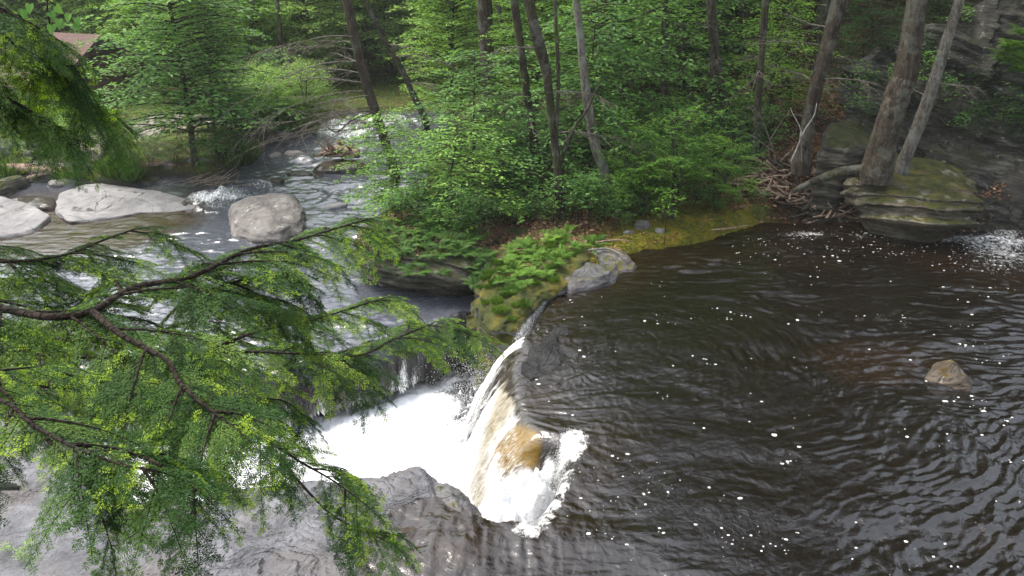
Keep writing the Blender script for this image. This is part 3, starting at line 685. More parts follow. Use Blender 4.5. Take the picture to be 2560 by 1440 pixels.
# island rock with an undercut base
rock('undercut_rock', rpx([(884, 640), (905, 600), (935, 575), (985, 520), (1060, 500), (1160, 520), (1225, 560), (1242, 610), (1235, 660), (1190, 700), (1120, 705), (1000, 690), (920, 672)], 0.0),
     [(0.80, -1.3), (0.84, -0.62), (0.80, -0.42), (0.92, -0.25), (1.0, -0.05), (1.0, 0.08), (0.94, 0.2), (0.8, 0.32), (0.5, 0.46), (0.0, 0.52)], M['bedded'],
     'dark layered rock with an undercut base, ferns on top, standing in the river', disp=0.07, strata=0.09, thick=0.07, dip=(0.12, 0.2), seed=3, n=200, m=110)
# ledge behind the inlet
rock('dark_ledge', rpx([(1215, 600), (1240, 540), (1330, 520), (1420, 530), (1480, 570), (1450, 620), (1380, 655), (1310, 665), (1260, 680)], -0.1),
     [(0.9, -1.2), (0.93, -0.5), (0.98, -0.25), (1.0, -0.08), (0.9, 0.04), (0.5, 0.10), (0.0, 0.12)], M['bedded'], 'dark rock face sloping into the black inlet behind the mossy rock', disp=0.07, strata=0.10, thick=0.08, dip=(0.55, 0.2), seed=9, n=180, m=90)
# mossy spur between the falls
rock('mossy_rock', rpx([(1188, 712), (1196, 668), (1250, 618), (1330, 590), (1420, 590), (1470, 640), (1440, 700), (1380, 722), (1325, 775), (1288, 812), (1240, 800), (1197, 770)], 0.1),
     [(1.03, -1.9), (1.02, -0.9), (1.0, -0.3), (1.0, -0.05), (0.97, 0.08), (0.88, 0.16), (0.55, 0.26), (0.0, 0.28)], M['mossy'], 'green mossy rock dividing the two waterfalls', disp=0.13, strata=0.06, thick=0.16, seed=5, n=260, m=150, block=0.26, tilt=(0.05, 0.05), sub=1.6, fine=0.055)
rock('smooth_rock', rpx([(1385, 712), (1400, 672), (1440, 655), (1500, 662), (1570, 655), (1545, 690), (1480, 712), (1430, 724)], 0.1),
     [(1.05, -0.5), (1.0, -0.02), (0.92, 0.08), (0.7, 0.17), (0.35, 0.17), (0.0, 0.18)], M['slatewet'], 'smooth grey rock at the water edge beside the top of the thin fall', disp=0.04, strata=0.03, seed=15, tilt=(-0.08, 0.05))
rock('smooth_rock', rpx([(1470, 628), (1500, 618), (1560, 622), (1600, 650), (1590, 664), (1540, 668), (1500, 650)], 0.16),
     [(1.05, -0.3), (1.0, 0.05), (0.85, 0.14), (0.5, 0.2), (0.0, 0.22)], M['slatewet'], 'small flat grey rock set in orange moss on the pool bank', disp=0.03, strata=0.03, seed=16, tilt=(-0.1, 0.12))
# wet black rocks at the lip
rock('wet_rock', rpx([(1296, 860), (1330, 815), (1395, 770), (1440, 790), (1440, 850), (1420, 900), (1380, 925), (1330, 935), (1300, 915)], 0.03),
     [(1.15, -1.7), (1.08, -0.7), (1.0, -0.14), (0.94, -0.06), (0.7, -0.015), (0.35, 0.0), (0.0, 0.01)], M['wet'], 'wet black rock at the lip between the thin fall and the amber fall', disp=0.07, strata=0.04, thick=0.12, seed=22, sub=2.6)
rock('wet_rock', rpx([(1190, 1010), (1230, 985), (1262, 1020), (1250, 1080), (1205, 1090)], -1.0), [(1.0, -1.9), (1.0, -1.2), (0.8, -0.95), (0.4, -0.88), (0, -0.86)], M['wet'],
     'black rock glimpsed in the spray below the amber fall', disp=0.05, seed=23, n=60, m=30)
rock('wet_rock', rpx([(1050, 1200), (1090, 1190), (1125, 1196), (1165, 1225), (1205, 1270), (1225, 1318), (1180, 1330), (1110, 1300), (1060, 1250)], -0.1),
     [(1.15, -1.7), (1.05, -0.6), (1.0, -0.22), (0.85, -0.12), (0.5, -0.05), (0, -0.02)], M['slatewet'], 'wet dark rock at the near end of the notch with water trickling over', disp=0.09, strata=0.04, seed=24, sub=2.4, fine=0.04)
# overhanging boulder and its neighbours on the right
rock('overhanging_boulder', rpx([(2108, 470), (2112, 425), (2180, 410), (2300, 418), (2400, 432), (2440, 470), (2465, 520), (2380, 535), (2250, 525), (2150, 505)], 0.75),
     [(0.66, -0.6), (0.68, 0.0), (0.74, 0.25), (0.95, 0.45), (1.0, 0.60), (0.98, 0.78), (0.86, 0.98), (0.5, 1.12), (0.0, 1.15)], M['boulderbed'],
     'big flat topped boulder overhanging the far corner of the pool', disp=0.10, strata=0.10, thick=0.10, dip=(0.06, 0.3), seed=31, n=240, m=130, tilt=(-0.04, 0.04))
rock('leaning_block', rpx([(2045, 395), (2062, 345), (2120, 330), (2180, 350), (2175, 385), (2110, 400)], 1.3), [(1.1, -0.2), (1.0, 0.8), (1.0, 1.35), (0.9, 1.55), (0.4, 1.68), (0, 1.7)], M['bedded'],
     'pointed grey block leaning beside the black gap behind the big trunk', disp=0.1, strata=0.05, seed=33, n=120, m=70, tilt=(-0.1, 0.1))
# pale slabs and boulders on the left
rock('pale_slab', np.array([atr(*p)[:2] for p in [(134, 535), (148, 495), (205, 474), (250, 470), (330, 478), (430, 488), (480, 502), (514, 520), (440, 533), (350, 535), (300, 548), (230, 556), (170, 562)]]),
     [(1.02, -0.9), (1.0, -0.42), (0.985, -0.33), (0.96, -0.27), (0.6, -0.23), (0, -0.2)], M['pale'], 'long pale slab of cracked rock lying in the calm brown water', disp=0.035, strata=0.04, thick=0.1, seed=41, n=200, m=60, tilt=(-0.03, 0.05))
rock('pale_slab', np.array([atr(*p)[:2] for p in [(-250, 560), (-150, 505), (0, 502), (75, 520), (130, 548), (100, 580), (20, 600), (-120, 610)]]),
     [(1.02, -0.9), (1.0, -0.42), (0.985, -0.33), (0.96, -0.25), (0.6, -0.2), (0, -0.18)], M['pale'], 'broad pale slab running out of the picture at the left edge', disp=0.04, strata=0.04, thick=0.1, seed=43, n=180, m=60, tilt=(-0.02, 0.05))
rock('brown_slab', np.array([atr(*p)[:2] for p in [(20, 505), (60, 495), (140, 500), (140, 525), (90, 530)]]),
     [(1.05, -0.9), (1.0, -0.42), (0.9, -0.26), (0.5, -0.22), (0, -0.2)], M['tan'], 'low brown rock wedged between the two pale slabs', disp=0.03, seed=44, n=80, m=30)
rock('round_boulder', rpx([(566, 560), (575, 535), (620, 515), (690, 505), (740, 512), (765, 545), (758, 580), (700, 598), (620, 595), (578, 585)], -0.3),
     [(0.95, -0.85), (1.0, -0.45), (1.0, -0.36), (0.97, -0.24), (0.88, -0.10), (0.7, 0.0), (0.4, 0.06), (0, 0.08)], M['boulder'], 'large rounded grey boulder in midstream', disp=0.11, strata=0.03, thick=0.3, seed=46, n=160, m=100, tilt=(0.0, 0.06), fine=0.025)
SM = [  # small river rocks: centre px, half width px, half height px, top above water, label, material
    (838, 520, 30, 6, 0.10, 'small flat pale rock just above the river beside the round boulder', 'pale'),
    (850, 425, 62, 18, 0.20, 'flat rock in the river carrying the root wad', 'tan'),
    (752, 440, 28, 7, 0.12, 'low brown rock in the river right of the short log', 'tan'),
    (795, 445, 14, 6, 0.10, 'little rock between the root wad and the low brown rock', 'tan'),
    (735, 388, 30, 6, 0.10, 'low flat rock in the shallows upstream of the root wad', 'boulder'),
    (690, 390, 16, 5, 0.08, 'small rock awash upstream near the left bank', 'boulder'),
    (868, 383, 36, 5, 0.08, 'thin flat rock just upstream of the root wad', 'boulder'),
    (715, 342, 55, 9, 0.16, 'sloping pale shelf at the far left bank beside the rapids', 'pale'),
    (660, 352, 30, 8, 0.2, 'round rock under the overhanging roots on the far bank', 'boulder'),
    (1000, 575, 12, 4, 0.05, 'tiny rock awash near the tip of the undercut rock', 'bedded'),
    (20, 425, 26, 16, 0.35, 'grey boulder on the left bank behind the fallen log', 'boulder'),
    (115, 425, 45, 14, 0.35, 'wide mossy boulder on the left bank above the fallen log', 'boulder'),
    (20, 478, 30, 18, 0.30, 'mossy boulder at the left edge beside dark water', 'bedded'),
    (155, 462, 28, 8, 0.15, 'flat dark rock under the log in the left shallows', 'boulder'),
    (222, 442, 12, 5, 0.12, 'small pale stone on the left shore', 'pale'),
    (232, 450, 10, 4, 0.10, 'smaller brown stone beside the pale stone on the shore', 'boulder'),
    (268, 445, 20, 7, 0.16, 'rounded brown rock next to the grass clump on the shore', 'boulder'),
    (200, 428, 16, 6, 0.16, 'brown rock at the end of the fallen log', 'boulder'),
    (375, 455, 22, 7, 0.10, 'mossy flat rock at the edge of the dark backwater', 'bedded'),
    (498, 432, 24, 5, 0.10, 'long flat stone on the shore below the layered tree', 'boulder'),
    (428, 438, 10, 4, 0.08, 'little grey stone on the shore of the backwater', 'boulder'),
    (545, 447, 16, 4, 0.08, 'pale flat stone at the corner where the shore meets the current', 'boulder'),
    (228, 396, 14, 6, 0.22, 'grey stone among roots beside the slim tree on the bank', 'boulder'),
    (617, 363, 10, 6, 0.22, 'small pale rounded stone on the far bank among branches', 'pale'),
    (1607, 567, 24, 7, 0.12, 'lichen spotted rock on the moss below the bright shrub', 'boulder'),
    (1650, 580, 10, 4, 0.06, 'small pale stone on the mossy bank', 'pale'),
    (1570, 585, 12, 4, 0.06, 'grey stone sunk in the moss near the ferns', 'boulder')]
for i, (px, py, hw, hh, up, lab, mt) in enumerate(SM):
    p = atr(px, py) if px < 1100 and py > 300 else hit(px, py)
    g_ = gz(p[0], p[1]); zb = max(g_, p[2] if px < 1100 else g_)
    if px >= 1100: zb = g_
    dep = np.linalg.norm(p - [0, 0, H]); rx = hw * dep / FPX; ry = hh * dep / FPX / max(0.25, math.sin(math.atan2(H - p[2], p[1]))) * 0.8
    th = np.linspace(0, 2 * np.pi, 16, endpoint=False); rr = 1 + 0.18 * np.sin(2 * th + i) + 0.1 * np.sin(3 * th + 2 * i)
    ol = np.column_stack([p[0] + rx * rr * np.cos(th), p[1] + ry * rr * np.sin(th)])
    rock('river_rock' if py > 300 and px < 1100 else 'bank_rock', ol, [(1.0, zb - 0.5), (1.0, zb - 0.02), (0.95, zb + up * 0.5), (0.7, zb + up * 0.92), (0.3, zb + up), (0, zb + up)], M[mt], lab,
         disp=0.05 * min(1, rx * 2), strata=0.02, seed=200 + i, n=48, m=26, sub=1.5)
# pointed rock breaking the pool surface
o = rock('pointed_rock', rpx([(2308, 950), (2330, 915), (2365, 905), (2400, 925), (2435, 960), (2440, 985), (2390, 975), (2340, 962)], 0.0),
     [(1.25, -0.5), (1.05, -0.05), (0.85, 0.07), (0.5, 0.17), (0.2, 0.23), (0, 0.24)], M['tan'], 'pointed brown rock breaking the surface of the dark pool', disp=0.05, strata=0.02, seed=61, n=90, m=46, tilt=(-0.10, 0.05), sub=2)
rock('submerged_rock', rpx([(2240, 1190), (2300, 1165), (2360, 1180), (2360, 1215), (2290, 1225)], 0.0), [(1.2, -0.5), (1.0, -0.05), (0.6, 0.015), (0, 0.03)], M['wet'],
     'dark rock barely awash in the near part of the pool', disp=0.03, seed=62, n=60, m=30)
# left bank of the gorge, behind the hemlock branches
rock('gorge_wall', np.array([[-9.5, 6.4], [-9.5, 11.0], [-7.6, 11.2], [-6.7, 10.6], [-6.3, 9.8], [-6.1, 9.2], [-5.6, 8.6], [-4.6, 7.9], [-4.6, 7.2], [-6, 6.6]]),
     [(1.0, -2.6), (1.0, -1.5), (0.98, -1.1), (0.93, -0.8), (0.85, -0.75), (0.5, -0.65), (0, -0.6)], M['slate'], 'grey rock wall of the gorge behind the hemlock branches', disp=0.10, strata=0.07, thick=0.14, seed=64, n=220, m=100)
# near ledge
def ledge_h(x, y):
    P = np.column_stack([x, y]); d = -sdist(LEDGE, x, y)
    z = -0.10 - 0.05 * np.clip(-x - 0.9, 0, 5) - 0.14 * sm(-3.2, -3.5, x + 0.25 * (y - 7)) + 0.06 * fbm(P, 0.9, 141, 4)
    z = z + 0.18 * sm(-1.4, -0.9, x) * sm(7.4, 6.9, y) * 0
    # curved layered ridges
    wv = 0.35 * fbm(P, 0.9, 143, 4) + 0.12 * fbm(P, 3.2, 144, 3)
    s = ((y * 0.90 + x * 0.42) + wv) / 0.085
    i = np.floor(s); f = s - i
    hgt = _hash(i, i * 0, i * 0, 9)
    brk = sm(-0.35, 0.25, fbm(P, 1.5, 146, 3))
    z = z + (0.040 * hgt + 0.016) * (f ** 3) * brk
    s2 = ((y * 0.85 + x * 0.52) + 1.2 * wv) / 0.036
    z = z + 0.009 * (s2 - np.floor(s2)) ** 2
    z = z + 0.010 * fbm(P, 9, 148, 4)
    z = z - (np.abs(fbm(P, 1.3, 149, 3)) < 0.012) * 0.010
    # raised end block
    z = z + 0.16 * np.exp(-(((x + 1.02) / 0.35) ** 2 + ((y - 7.15) / 0.40) ** 2))
    z = z - 0.05 * sm(-0.9, -0.4, x) - 0.20 * sm(0.32, 0.0, -sdist(POOL, x, y) + 0.30) * (sdist(POOL, x, y) < 0.1) * 0
    inp = sdist(POOL, x, y); z = z - 0.22 * sm(0.15, -0.35, inp)
    e = sm(0.30, 0.0, d + 0.07 * fbm(P, 3, 150, 3)); z = z - 0.25 * e
    z = z - 1.7 * sm(0.05, -0.30, d + 0.05 * fbm(P, 4, 151, 3))
    return z
xs = grid1((-6.4, -4.2, 0.05), (-4.2, 0.0, 0.016)); ys = grid1((4.5, 5.8, 0.06), (5.8, 8.9, 0.016))
o = hfield('rock_ledge', xs, ys, ledge_h, lambda x, y, z: sdist(LEDGE, x, y) < 0.28, None, M['slate'])
tag(o, 'lavender grey layered rock ledge at the bottom left of the picture', 'rock')
from mathutils.bvhtree import BVHTree
def top_of(*names):
    V, F = [], []
    for o in bpy.data.objects:
        if o.type == 'MESH' and o.name.split('.')[0] in names:
            b = len(V); V += [o.location + v.co for v in o.data.vertices]; F += [[b + i for i in p.vertices] for p in o.data.polygons]
    T = BVHTree.FromPolygons(V, F)
    def f(x, y, default=None):
        h = T.ray_cast(Vector((x, y, 9)), Vector((0, 0, -1)))[0]
        return default if h is None else h.z
    return f
TOP = top_of('undercut_rock', 'dark_ledge', 'mossy_rock', 'smooth_rock')
# cliff on the right
def cliff(name, base, top, label, seed, nu=260, nv=200, depth=0.5):
    """a wall between a base curve and a top curve, with bedding cut into it"""
    b = smooth_path(base, nu); t = smooth_path(top, nu); v = np.linspace(0, 1, nv)[:, None, None]
    V = b[None] * (1 - v) + t[None] * v
    V[..., 1] += 0.0
    nrm = np.cross(t - b, np.gradient(b, axis=0)); nrm /= np.linalg.norm(nrm, axis=1)[:, None]; nrm = np.where((nrm[:, 1] > 0)[:, None], -nrm, nrm)
    P = V.reshape(-1, 3); N = np.tile(nrm, (nv, 1))
    lay = (P[:, 2] + 0.42 * P[:, 0] + 0.05 * P[:, 1]) / 0.15 + 1.1 * fbm(P, 0.8, seed, 3); li = np.floor(lay); fr = lay - li
    h0 = _hash(li, li * 0, li * 0, seed) ; h1 = _hash(li + 1, li * 0, li * 0, seed); st = h0 + (h1 - h0) * sm(0.8, 1.0, fr)
    lay2 = (P[:, 2] + 0.42 * P[:, 0]) / 0.045 + fbm(P, 2.0, seed + 1, 3) * 1.5; st2 = _hash(np.floor(lay2), lay2 * 0, lay2 * 0, seed + 3)
    q = np.floor(np.column_stack([P[:, 0] * 0.9 - P[:, 2] * 0.3, lay / 5, P[:, 1] * 0]) + 0.4 * fbm(P, 0.8, seed + 5)[:, None]); bl = _hash(q[:, 0], q[:, 1], q[:, 2], seed + 9)
    d = 0.26 * (st - 0.5) * sm(-0.3, 0.4, fbm(P, 0.8, seed + 33, 3)) + 0.06 * st2 + 0.45 * (bl - 0.5) + depth * fbm(P, 0.5, seed + 6, 4) + 0.06 * fbm(P, 4, seed + 7, 3)
    P = P + N * d[:, None]
    i = np.arange(nv - 1)[:, None] * nu; j = np.arange(nu - 1)[None]
    F = np.stack([i + j, i + j + 1, i + nu + j + 1, i + nu + j], -1).reshape(-1, 4)
    o = link(name, mesh_np(name, P, F), M['cliff']); tag(o, label, 'cliff'); return o
cliff('rock_cliff', [at(2150, 560, 0.0) + [0.3, 0.9, -0.5], at(2300, 585, 0) + [0, 0.5, -0.5], at(2460, 592, 0) + [0, 0.1, -0.5], at(2570, 590, 0) + [0, 0.1, -0.5], np.array([12.5, 13.5, -0.5]), np.array([16, 11, -0.5])],
      [atd(2110, 200, 18.5), atd(2250, 110, 18.8), atd(2400, 40, 18.6), atd(2560, -40, 18.0), np.array([14.6, 16.5, 5.4]), np.array([18.5, 13, 5.6])],
      'dark layered cliff rising from the pool behind the two leaning trunks', 71)
# ------------------------------------------------------------------ vegetation builders
LEAFV = np.array([[0, 0, 0], [-0.27, 0.42, 0.06], [0, 1, -0.06], [0.27, 0.42, 0.06]])
LEAFF = np.array([[0, 3, 2], [0, 2, 1]])
def leaves_mesh(name, P, D, N, s, v, shape=LEAFV, faces=LEAFF):
    D = D / (np.linalg.norm(D, axis=1)[:, None] + 1e-9); X = np.cross(D, N); X /= np.linalg.norm(X, axis=1)[:, None] + 1e-9; N = np.cross(X, D)
    k = len(shape)
    V = P[:, None] + s[:, None, None] * (shape[None, :, 0:1] * X[:, None] + shape[None, :, 1:2] * D[:, None] + shape[None, :, 2:3] * N[:, None])
    F = (np.arange(len(P))[:, None, None] * k + faces[None]).reshape(-1, faces.shape[1])
    return mesh_np(name, V.reshape(-1, 3), F, {'v': np.repeat(v, k)}, smooth=False)
class Crown:
    def __init__(s, seed): s.r = np.random.default_rng(seed); s.W = Acc(); s.P = []; s.D = []; s.N = []; s.S = []; s.V = []
    def spray(s, p0, d, L, leaf, wood=0.012, dens=1.0, droop=0.25, flat=0.25, v0=0.5, wdt=0.35):
        """a flat leafy spray: one twig with side twigs, leaves held level"""
        r = s.r; n = max(4, int(L / 0.25)); t = np.linspace(0, 1, n)[:, None]
        d = d / np.linalg.norm(d); path = p0 + d * L * t + np.array([0, 0, -1]) * droop * L * t ** 2 + r.normal(size=3) * 0.03 * L * t
        s.W.add(*tube(path, wood * (1 - 0.8 * t[:, 0]), 4))
        side = np.cross(d, [0, 0, 1]); side /= np.linalg.norm(side) + 1e-9
        m = max(3, int(L / 0.16 * dens)); vv = v0 + r.normal() * 0.12
        for q in range(m):
            u = 0.12 + 0.88 * (q + r.random()) / m; i = u * (n - 1); a = int(min(i, n - 2)); b = path[a] + (path[a + 1] - path[a]) * (i - a)
            sg = 1 if q % 2 else -1
            l2 = L * wdt * (1.05 - 0.75 * u) * (0.7 + 0.6 * r.random()); dd = d * 0.75 + side * sg * (0.7 + 0.3 * r.random()) + np.array([0, 0, r.normal() * flat * 0.5]); dd /= np.linalg.norm(dd)
            k = max(3, int(l2 / leaf * 2.3)); w = (np.arange(k) + r.random(k) * 0.6)[:, None] / k
            pp = b + dd * l2 * w + np.array([0, 0, -1]) * 0.25 * l2 * w ** 2 + r.normal(size=(k, 3)) * leaf * 0.25
            sd2 = np.cross(dd, [0, 0, 1]); sg2 = np.where(np.arange(k) % 2, 1, -1)[:, None]
            D = dd * 0.7 + sd2 * sg2 * (0.4 + 0.5 * r.random((k, 1))) + np.array([0, 0, -0.18]) + r.normal(size=(k, 3)) * 0.15
            Nn = np.array([0, 0, 1.0]) + r.normal(size=(k, 3)) * flat
            s.P.append(pp); s.D.append(D); s.N.append(Nn); s.S.append(leaf * (0.65 + 0.6 * r.random(k))); s.V.append(np.clip(vv + r.normal(size=k) * 0.16, 0, 1))
            if l2 > 0.5 and wood > 0.004: s.W.add(*tube(np.array([b, b + dd * l2 * 0.5 + [0, 0, -0.03 * l2], b + dd * l2 + [0, 0, -0.22 * l2]]), [wood * 0.35, wood * 0.25, 0.001], 3))
    def leafmesh(s, name): return leaves_mesh(name, np.concatenate(s.P), np.concatenate(s.D), np.concatenate(s.N), np.concatenate(s.S), np.concatenate(s.V))
def understory(seed, h, R, z0, nb, leaf, trunk_r=0.05, dens=1.0, up=0.25, prof=0.8, stems=1, gap=0.0):
    """returns (trunk mesh, crown mesh) of a small layered tree standing at the origin"""
    c = Crown(seed); r = c.r; T = Acc()
    for k in range(stems):
        lean = r.normal(size=2) * 0.08 * (1 + (stems > 1) * 3)
        P = smooth_path([[0, 0, -0.25], [lean[0] * h * 0.3, lean[1] * h * 0.3, h * 0.35], [lean[0] * h * 0.7 + r.normal() * 0.05, lean[1] * h * 0.7, h * 0.7], [lean[0] * h, lean[1] * h, h]], 16)
        T.add(*tube(P, trunk_r * (1.15 - np.linspace(0, 1, 16)) * (1 + 0.5 * np.exp(-np.linspace(0, 14, 16))), 8, 0.12, seed))
        for q in range(nb // stems):
            u = (q + r.random()) / (nb // stems); z = z0 + (h - z0) * u
            i = np.clip((z + 0.25) / (h + 0.25) * 15, 0, 14.99); a = int(i); b = P[a] + (P[a + 1] - P[a]) * (i - a)
            az = q * 2.4 + r.random() * 1.2; L = R * (1 - u ** 1.6 * prof) * (0.65 + 0.5 * r.random())
            c.spray(b, np.array([math.cos(az), math.sin(az), up + 0.35 * u * up]), L, leaf, 0.018 * trunk_r / 0.05, dens, 0.22 + 0.1 * r.random(), 0.28, 0.45 + 0.2 * r.random())
    for f in (T.F3, T.F4): pass
    W = c.W
    T.V += W.V; T.A += W.A; T.F4 += [f + T.n for f in W.F4]; T.n += W.n
    return T.mesh('trunk'), c.leafmesh('crown')
def place_tree(name, protos, k, x, y, sc, rz, mat, bark, label, group=None, z=None, cat='tree', zs=1.0):
    tm, cm = protos[k]
    t = thing(name, label, cat, (x, y, gz(x, y) - 0.05 if z is None else z), rz, group); t.scale = (sc, sc, sc * zs)
    for nm, me, mt in (('trunk' if cat == 'tree' else 'stem', tm, bark), ('crown' if cat == 'tree' else 'foliage', cm, mat)):
        if len(me.materials) == 0: me.materials.append(mt)
        o = bpy.data.objects.new(nm, me); C.objects.link(o); o.parent = t
        o.material_slots[0].link = 'OBJECT'; o.material_slots[0].material = mt
    return t
def xat(px, y, z=1.0):                  # x of a point y metres out, z high, at picture column px
    depth = y * cP + (H - z) * sP; return (px - 1280) / FPX * depth

UND = [understory(301, 5.2, 2.4, 0.6, 120, 0.105, 0.06, 1.35, prof=0.6), understory(302, 6.0, 2.7, 0.9, 130, 0.115, 0.07, 1.3, 0.3, 0.5), understory(303, 4.2, 2.0, 0.4, 96, 0.105, 0.045, 1.35, 0.2, 0.6), understory(304, 7.5, 2.6, 1.0, 140, 0.12, 0.08, 1.2, 0.35, 0.4), understory(305, 4.6, 2.7, 0.35, 62, 0.135, 0.05, 0.95, 0.14, 0.45)]
SHR = [understory(311, 1.7, 1.25, 0.25, 70, 0.042, 0.02, 1.9, 0.7, 0.55, 5), understory(312, 1.1, 0.9, 0.12, 36, 0.06, 0.014, 1.4, 0.6, 0.5, 4)]
SEED = [understory(321, 0.55, 0.32, 0.12, 12, 0.07, 0.007, 1.3, 0.5, 0.5, 1), understory(322, 0.85, 0.45, 0.15, 16, 0.075, 0.008, 1.2, 0.5, 0.5, 1)]
# ---- named small trees
place_tree('layered_tree', UND, 0, *(hit(487, 412)[:2]), 1.18, 0.4, M['leaf'], M['barkdark'], 'small layered green tree on the left bank above the dark backwater')
place_tree('layered_tree', UND, 2, *(hit(545, 400)[:2]), 0.85, 2.1, M['leaf'], M['barkdark'], 'darker small tree with a thick stem just right of the layered tree')
p = hit(205, 390); place_tree('slim_tree', UND, 2, p[0], p[1], 0.50, 1.0, M['leafbright'], M['bark'], 'slim bright young tree beside the dirt path on the left bank', zs=0.8)
p = at(1128, 520, 0.25)
place_tree('young_beech', UND, 4, xat(1090, 15.2, 1.2), 15.2, 0.66, 0.3, M['leafbright'], M['barkdark'], 'young beech spreading fresh leaves over the river behind the undercut rock', zs=0.8)
place_tree('young_beech', UND, 4, xat(1180, 16.6, 1.2), 16.6, 0.72, 1.9, M['leaf'], M['barkdark'], 'second young beech just right of and behind the one over the river')
place_tree('young_beech', UND, 4, xat(1000, 15.9, 1.0), 15.9, 0.46, 4.0, M['leafbright'], M['barkdark'], 'low beech leaning out furthest over the river', z=0.15)
place_tree('bright_shrub', SHR, 0, xat(1690, 15.2, 0.8), 15.2, 1.20, 0.5, M['leafshrub'], M['barkdark'], 'large yellow green shrub with small leaves on the mossy bank', cat='shrub')
place_tree('bright_shrub', SHR, 0, xat(1600, 15.3, 0.6), 15.3, 0.85, 2.5, M['leafshrub'], M['barkdark'], 'lower left lobe of shrubbery beside the large yellow green shrub', cat='shrub')
place_tree('bright_shrub', SHR, 0, xat(1790, 15.6, 0.8), 15.6, 0.85, 4.5, M['leafshrub'], M['barkdark'], 'small leaved shrub right of the large yellow green one', cat='shrub')
place_tree('bright_shrub', SHR, 1, xat(1905, 15.6, 0.8), 15.6, 0.30, 4.5, M['leafshrub'], M['barkdark'], 'tiny light green shrub at the left end of the stick pile', cat='shrub')
place_tree('yellow_maple', UND, 2, xat(1935, 19.5, 2.2), 19.5, 0.78, 0.8, M['leafbright'], M['bark'], 'bright yellow green maple between the dark trunks right of the shrub')
place_tree('mid_maple', UND, 4, xat(1580, 18.2, 2.0), 18.2, 0.9, 3.8, M['leaf'], M['barkdark'], 'green maple behind the pale lichen covered trunk')
place_tree('mid_maple', UND, 4, xat(1440, 17.2, 2.0), 17.2, 0.8, 5.8, M['leaf'], M['barkdark'], 'green maple whose leaves hang around the two dark central trunks')
place_tree('mid_maple', UND, 3, xat(1340, 20.5, 2.0), 20.5, 0.60, 1.8, M['leafbright'], M['barkdark'], 'taller maple behind the central trunks')
for i_, (px_, y_, k_i, sc_) in enumerate([(1500, 22.5, 0, .7), (1120, 23.5, 3, .7), (1620, 22.8, 2, .8), (1420, 23.8, 1, .7), (1250, 24.5, 0, .75)]): place_tree('airy_maple', UND, k_i, xat(px_, y_, 2.0), y_, sc_, i_ * 2.0, M['leafbright'], M['barkdark'], ['light green tree seen between the lichen covered and straight dark trunks', 'light green tree above the river bend left of the widest trunk', 'light green tree just left of the straight dark trunk', 'light green tree filling the gap behind the crooked trunk', 'light green tree directly behind the widest trunk'][i_])
place_tree('mid_maple', UND, 4, xat(1720, 20.5, 2.0), 20.5, 1.0, 2.8, M['leaf'], M['barkdark'], 'maple filling the gap right of the straight dark trunk')
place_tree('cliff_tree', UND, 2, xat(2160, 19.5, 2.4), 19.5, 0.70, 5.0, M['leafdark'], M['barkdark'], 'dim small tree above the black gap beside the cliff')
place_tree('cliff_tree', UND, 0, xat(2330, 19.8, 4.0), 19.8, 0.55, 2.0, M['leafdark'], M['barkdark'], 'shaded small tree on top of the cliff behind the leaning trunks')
# ---- background wood
R = np.random.default_rng(77); n_ = 0
spots = []
for _ in range(6000):
    y = 20.5 + 36 * R.random() ** 0.75; x = xat(-200 + 2900 * R.random(), y, 3.0)
    if sdist(RIVER, np.array([x]), np.array([y]))[0] < 1.0 + 0.03 * y: continue
    if x < -2 and y < 25.5: continue
    if near_seg(np.array([[x, y]]), PATHL, 1.6)[0] > 0.1: continue
    if x > 5.4 and y < 22: continue
    if -2.5 < x and y < 23.5: continue
    if x < 3 and y < 27 and x > -3: continue
    if x < -11 and y < 33: continue
    if x < -7.5 and y < 28: continue
    if any((x - a) ** 2 + (y - b) ** 2 < (1.35 + 0.012 * y) ** 2 for a, b in spots): continue
    spots.append((x, y)); 
    if len(spots) >= 190: break
for x, y in spots:
    k = int(R.integers(0, 4)); far = y > 32
    mt = M['leafbright'] if (x < 1.0 and R.random() < 0.75) or R.random() < 0.2 else M['leaf']
    if x < 3.5 and y > 26 and R.random() < 0.75: mt = M['leafpale']
    place_tree('forest_tree', UND, k, x, y, 0.75 + 0.5 * R.random() + 0.012 * (y - 22), R.random() * 6.28, mt, M['barkdark'], 'leafy young tree in the background wood', 'leafy young trees of the background wood')
# ---- left bank thicket in front of the cabin
for i, (px, y, k, sc, lab) in enumerate([(20, 24.5, 2, 0.45, 'bushy light green tree low at the left edge above the logs'), (330, 30.5, 0, 0.7, 'light green tree at the right end of the cabin roof'), (-90, 30, 1, 0.9, 'bushy tree at the far left edge beside the cabin'),
        (330, 33, 1, 0.9, 'light green tree behind the tall grey trunk on the left'), (640, 31, 2, 0.85, 'light green bushy tree at the bend of the far left bank'), (440, 37, 3, 0.9, 'tall pale green tree behind the layered tree'), (745, 31, 2, 0.7, 'small tree beside the far rapids')]):
    place_tree('bank_tree', UND, k, xat(px, y, 2.5), y, sc, i * 1.3, M['leafbright'], M['bark'], lab)
for i in range(70):
    y = 52 + 26 * R.random(); x = xat(-300 + 2300 * R.random(), y, 4.0)
    place_tree('distant_tree', UND, int(R.integers(0, 4)), x, y, 1.5 + 0.7 * R.random(), R.random() * 6.28, M['leafpale'] if R.random() < 0.7 else M['leafbright'], M['barkdark'], 'tall pale green tree closing the view far upstream', 'tall trees far upstream')
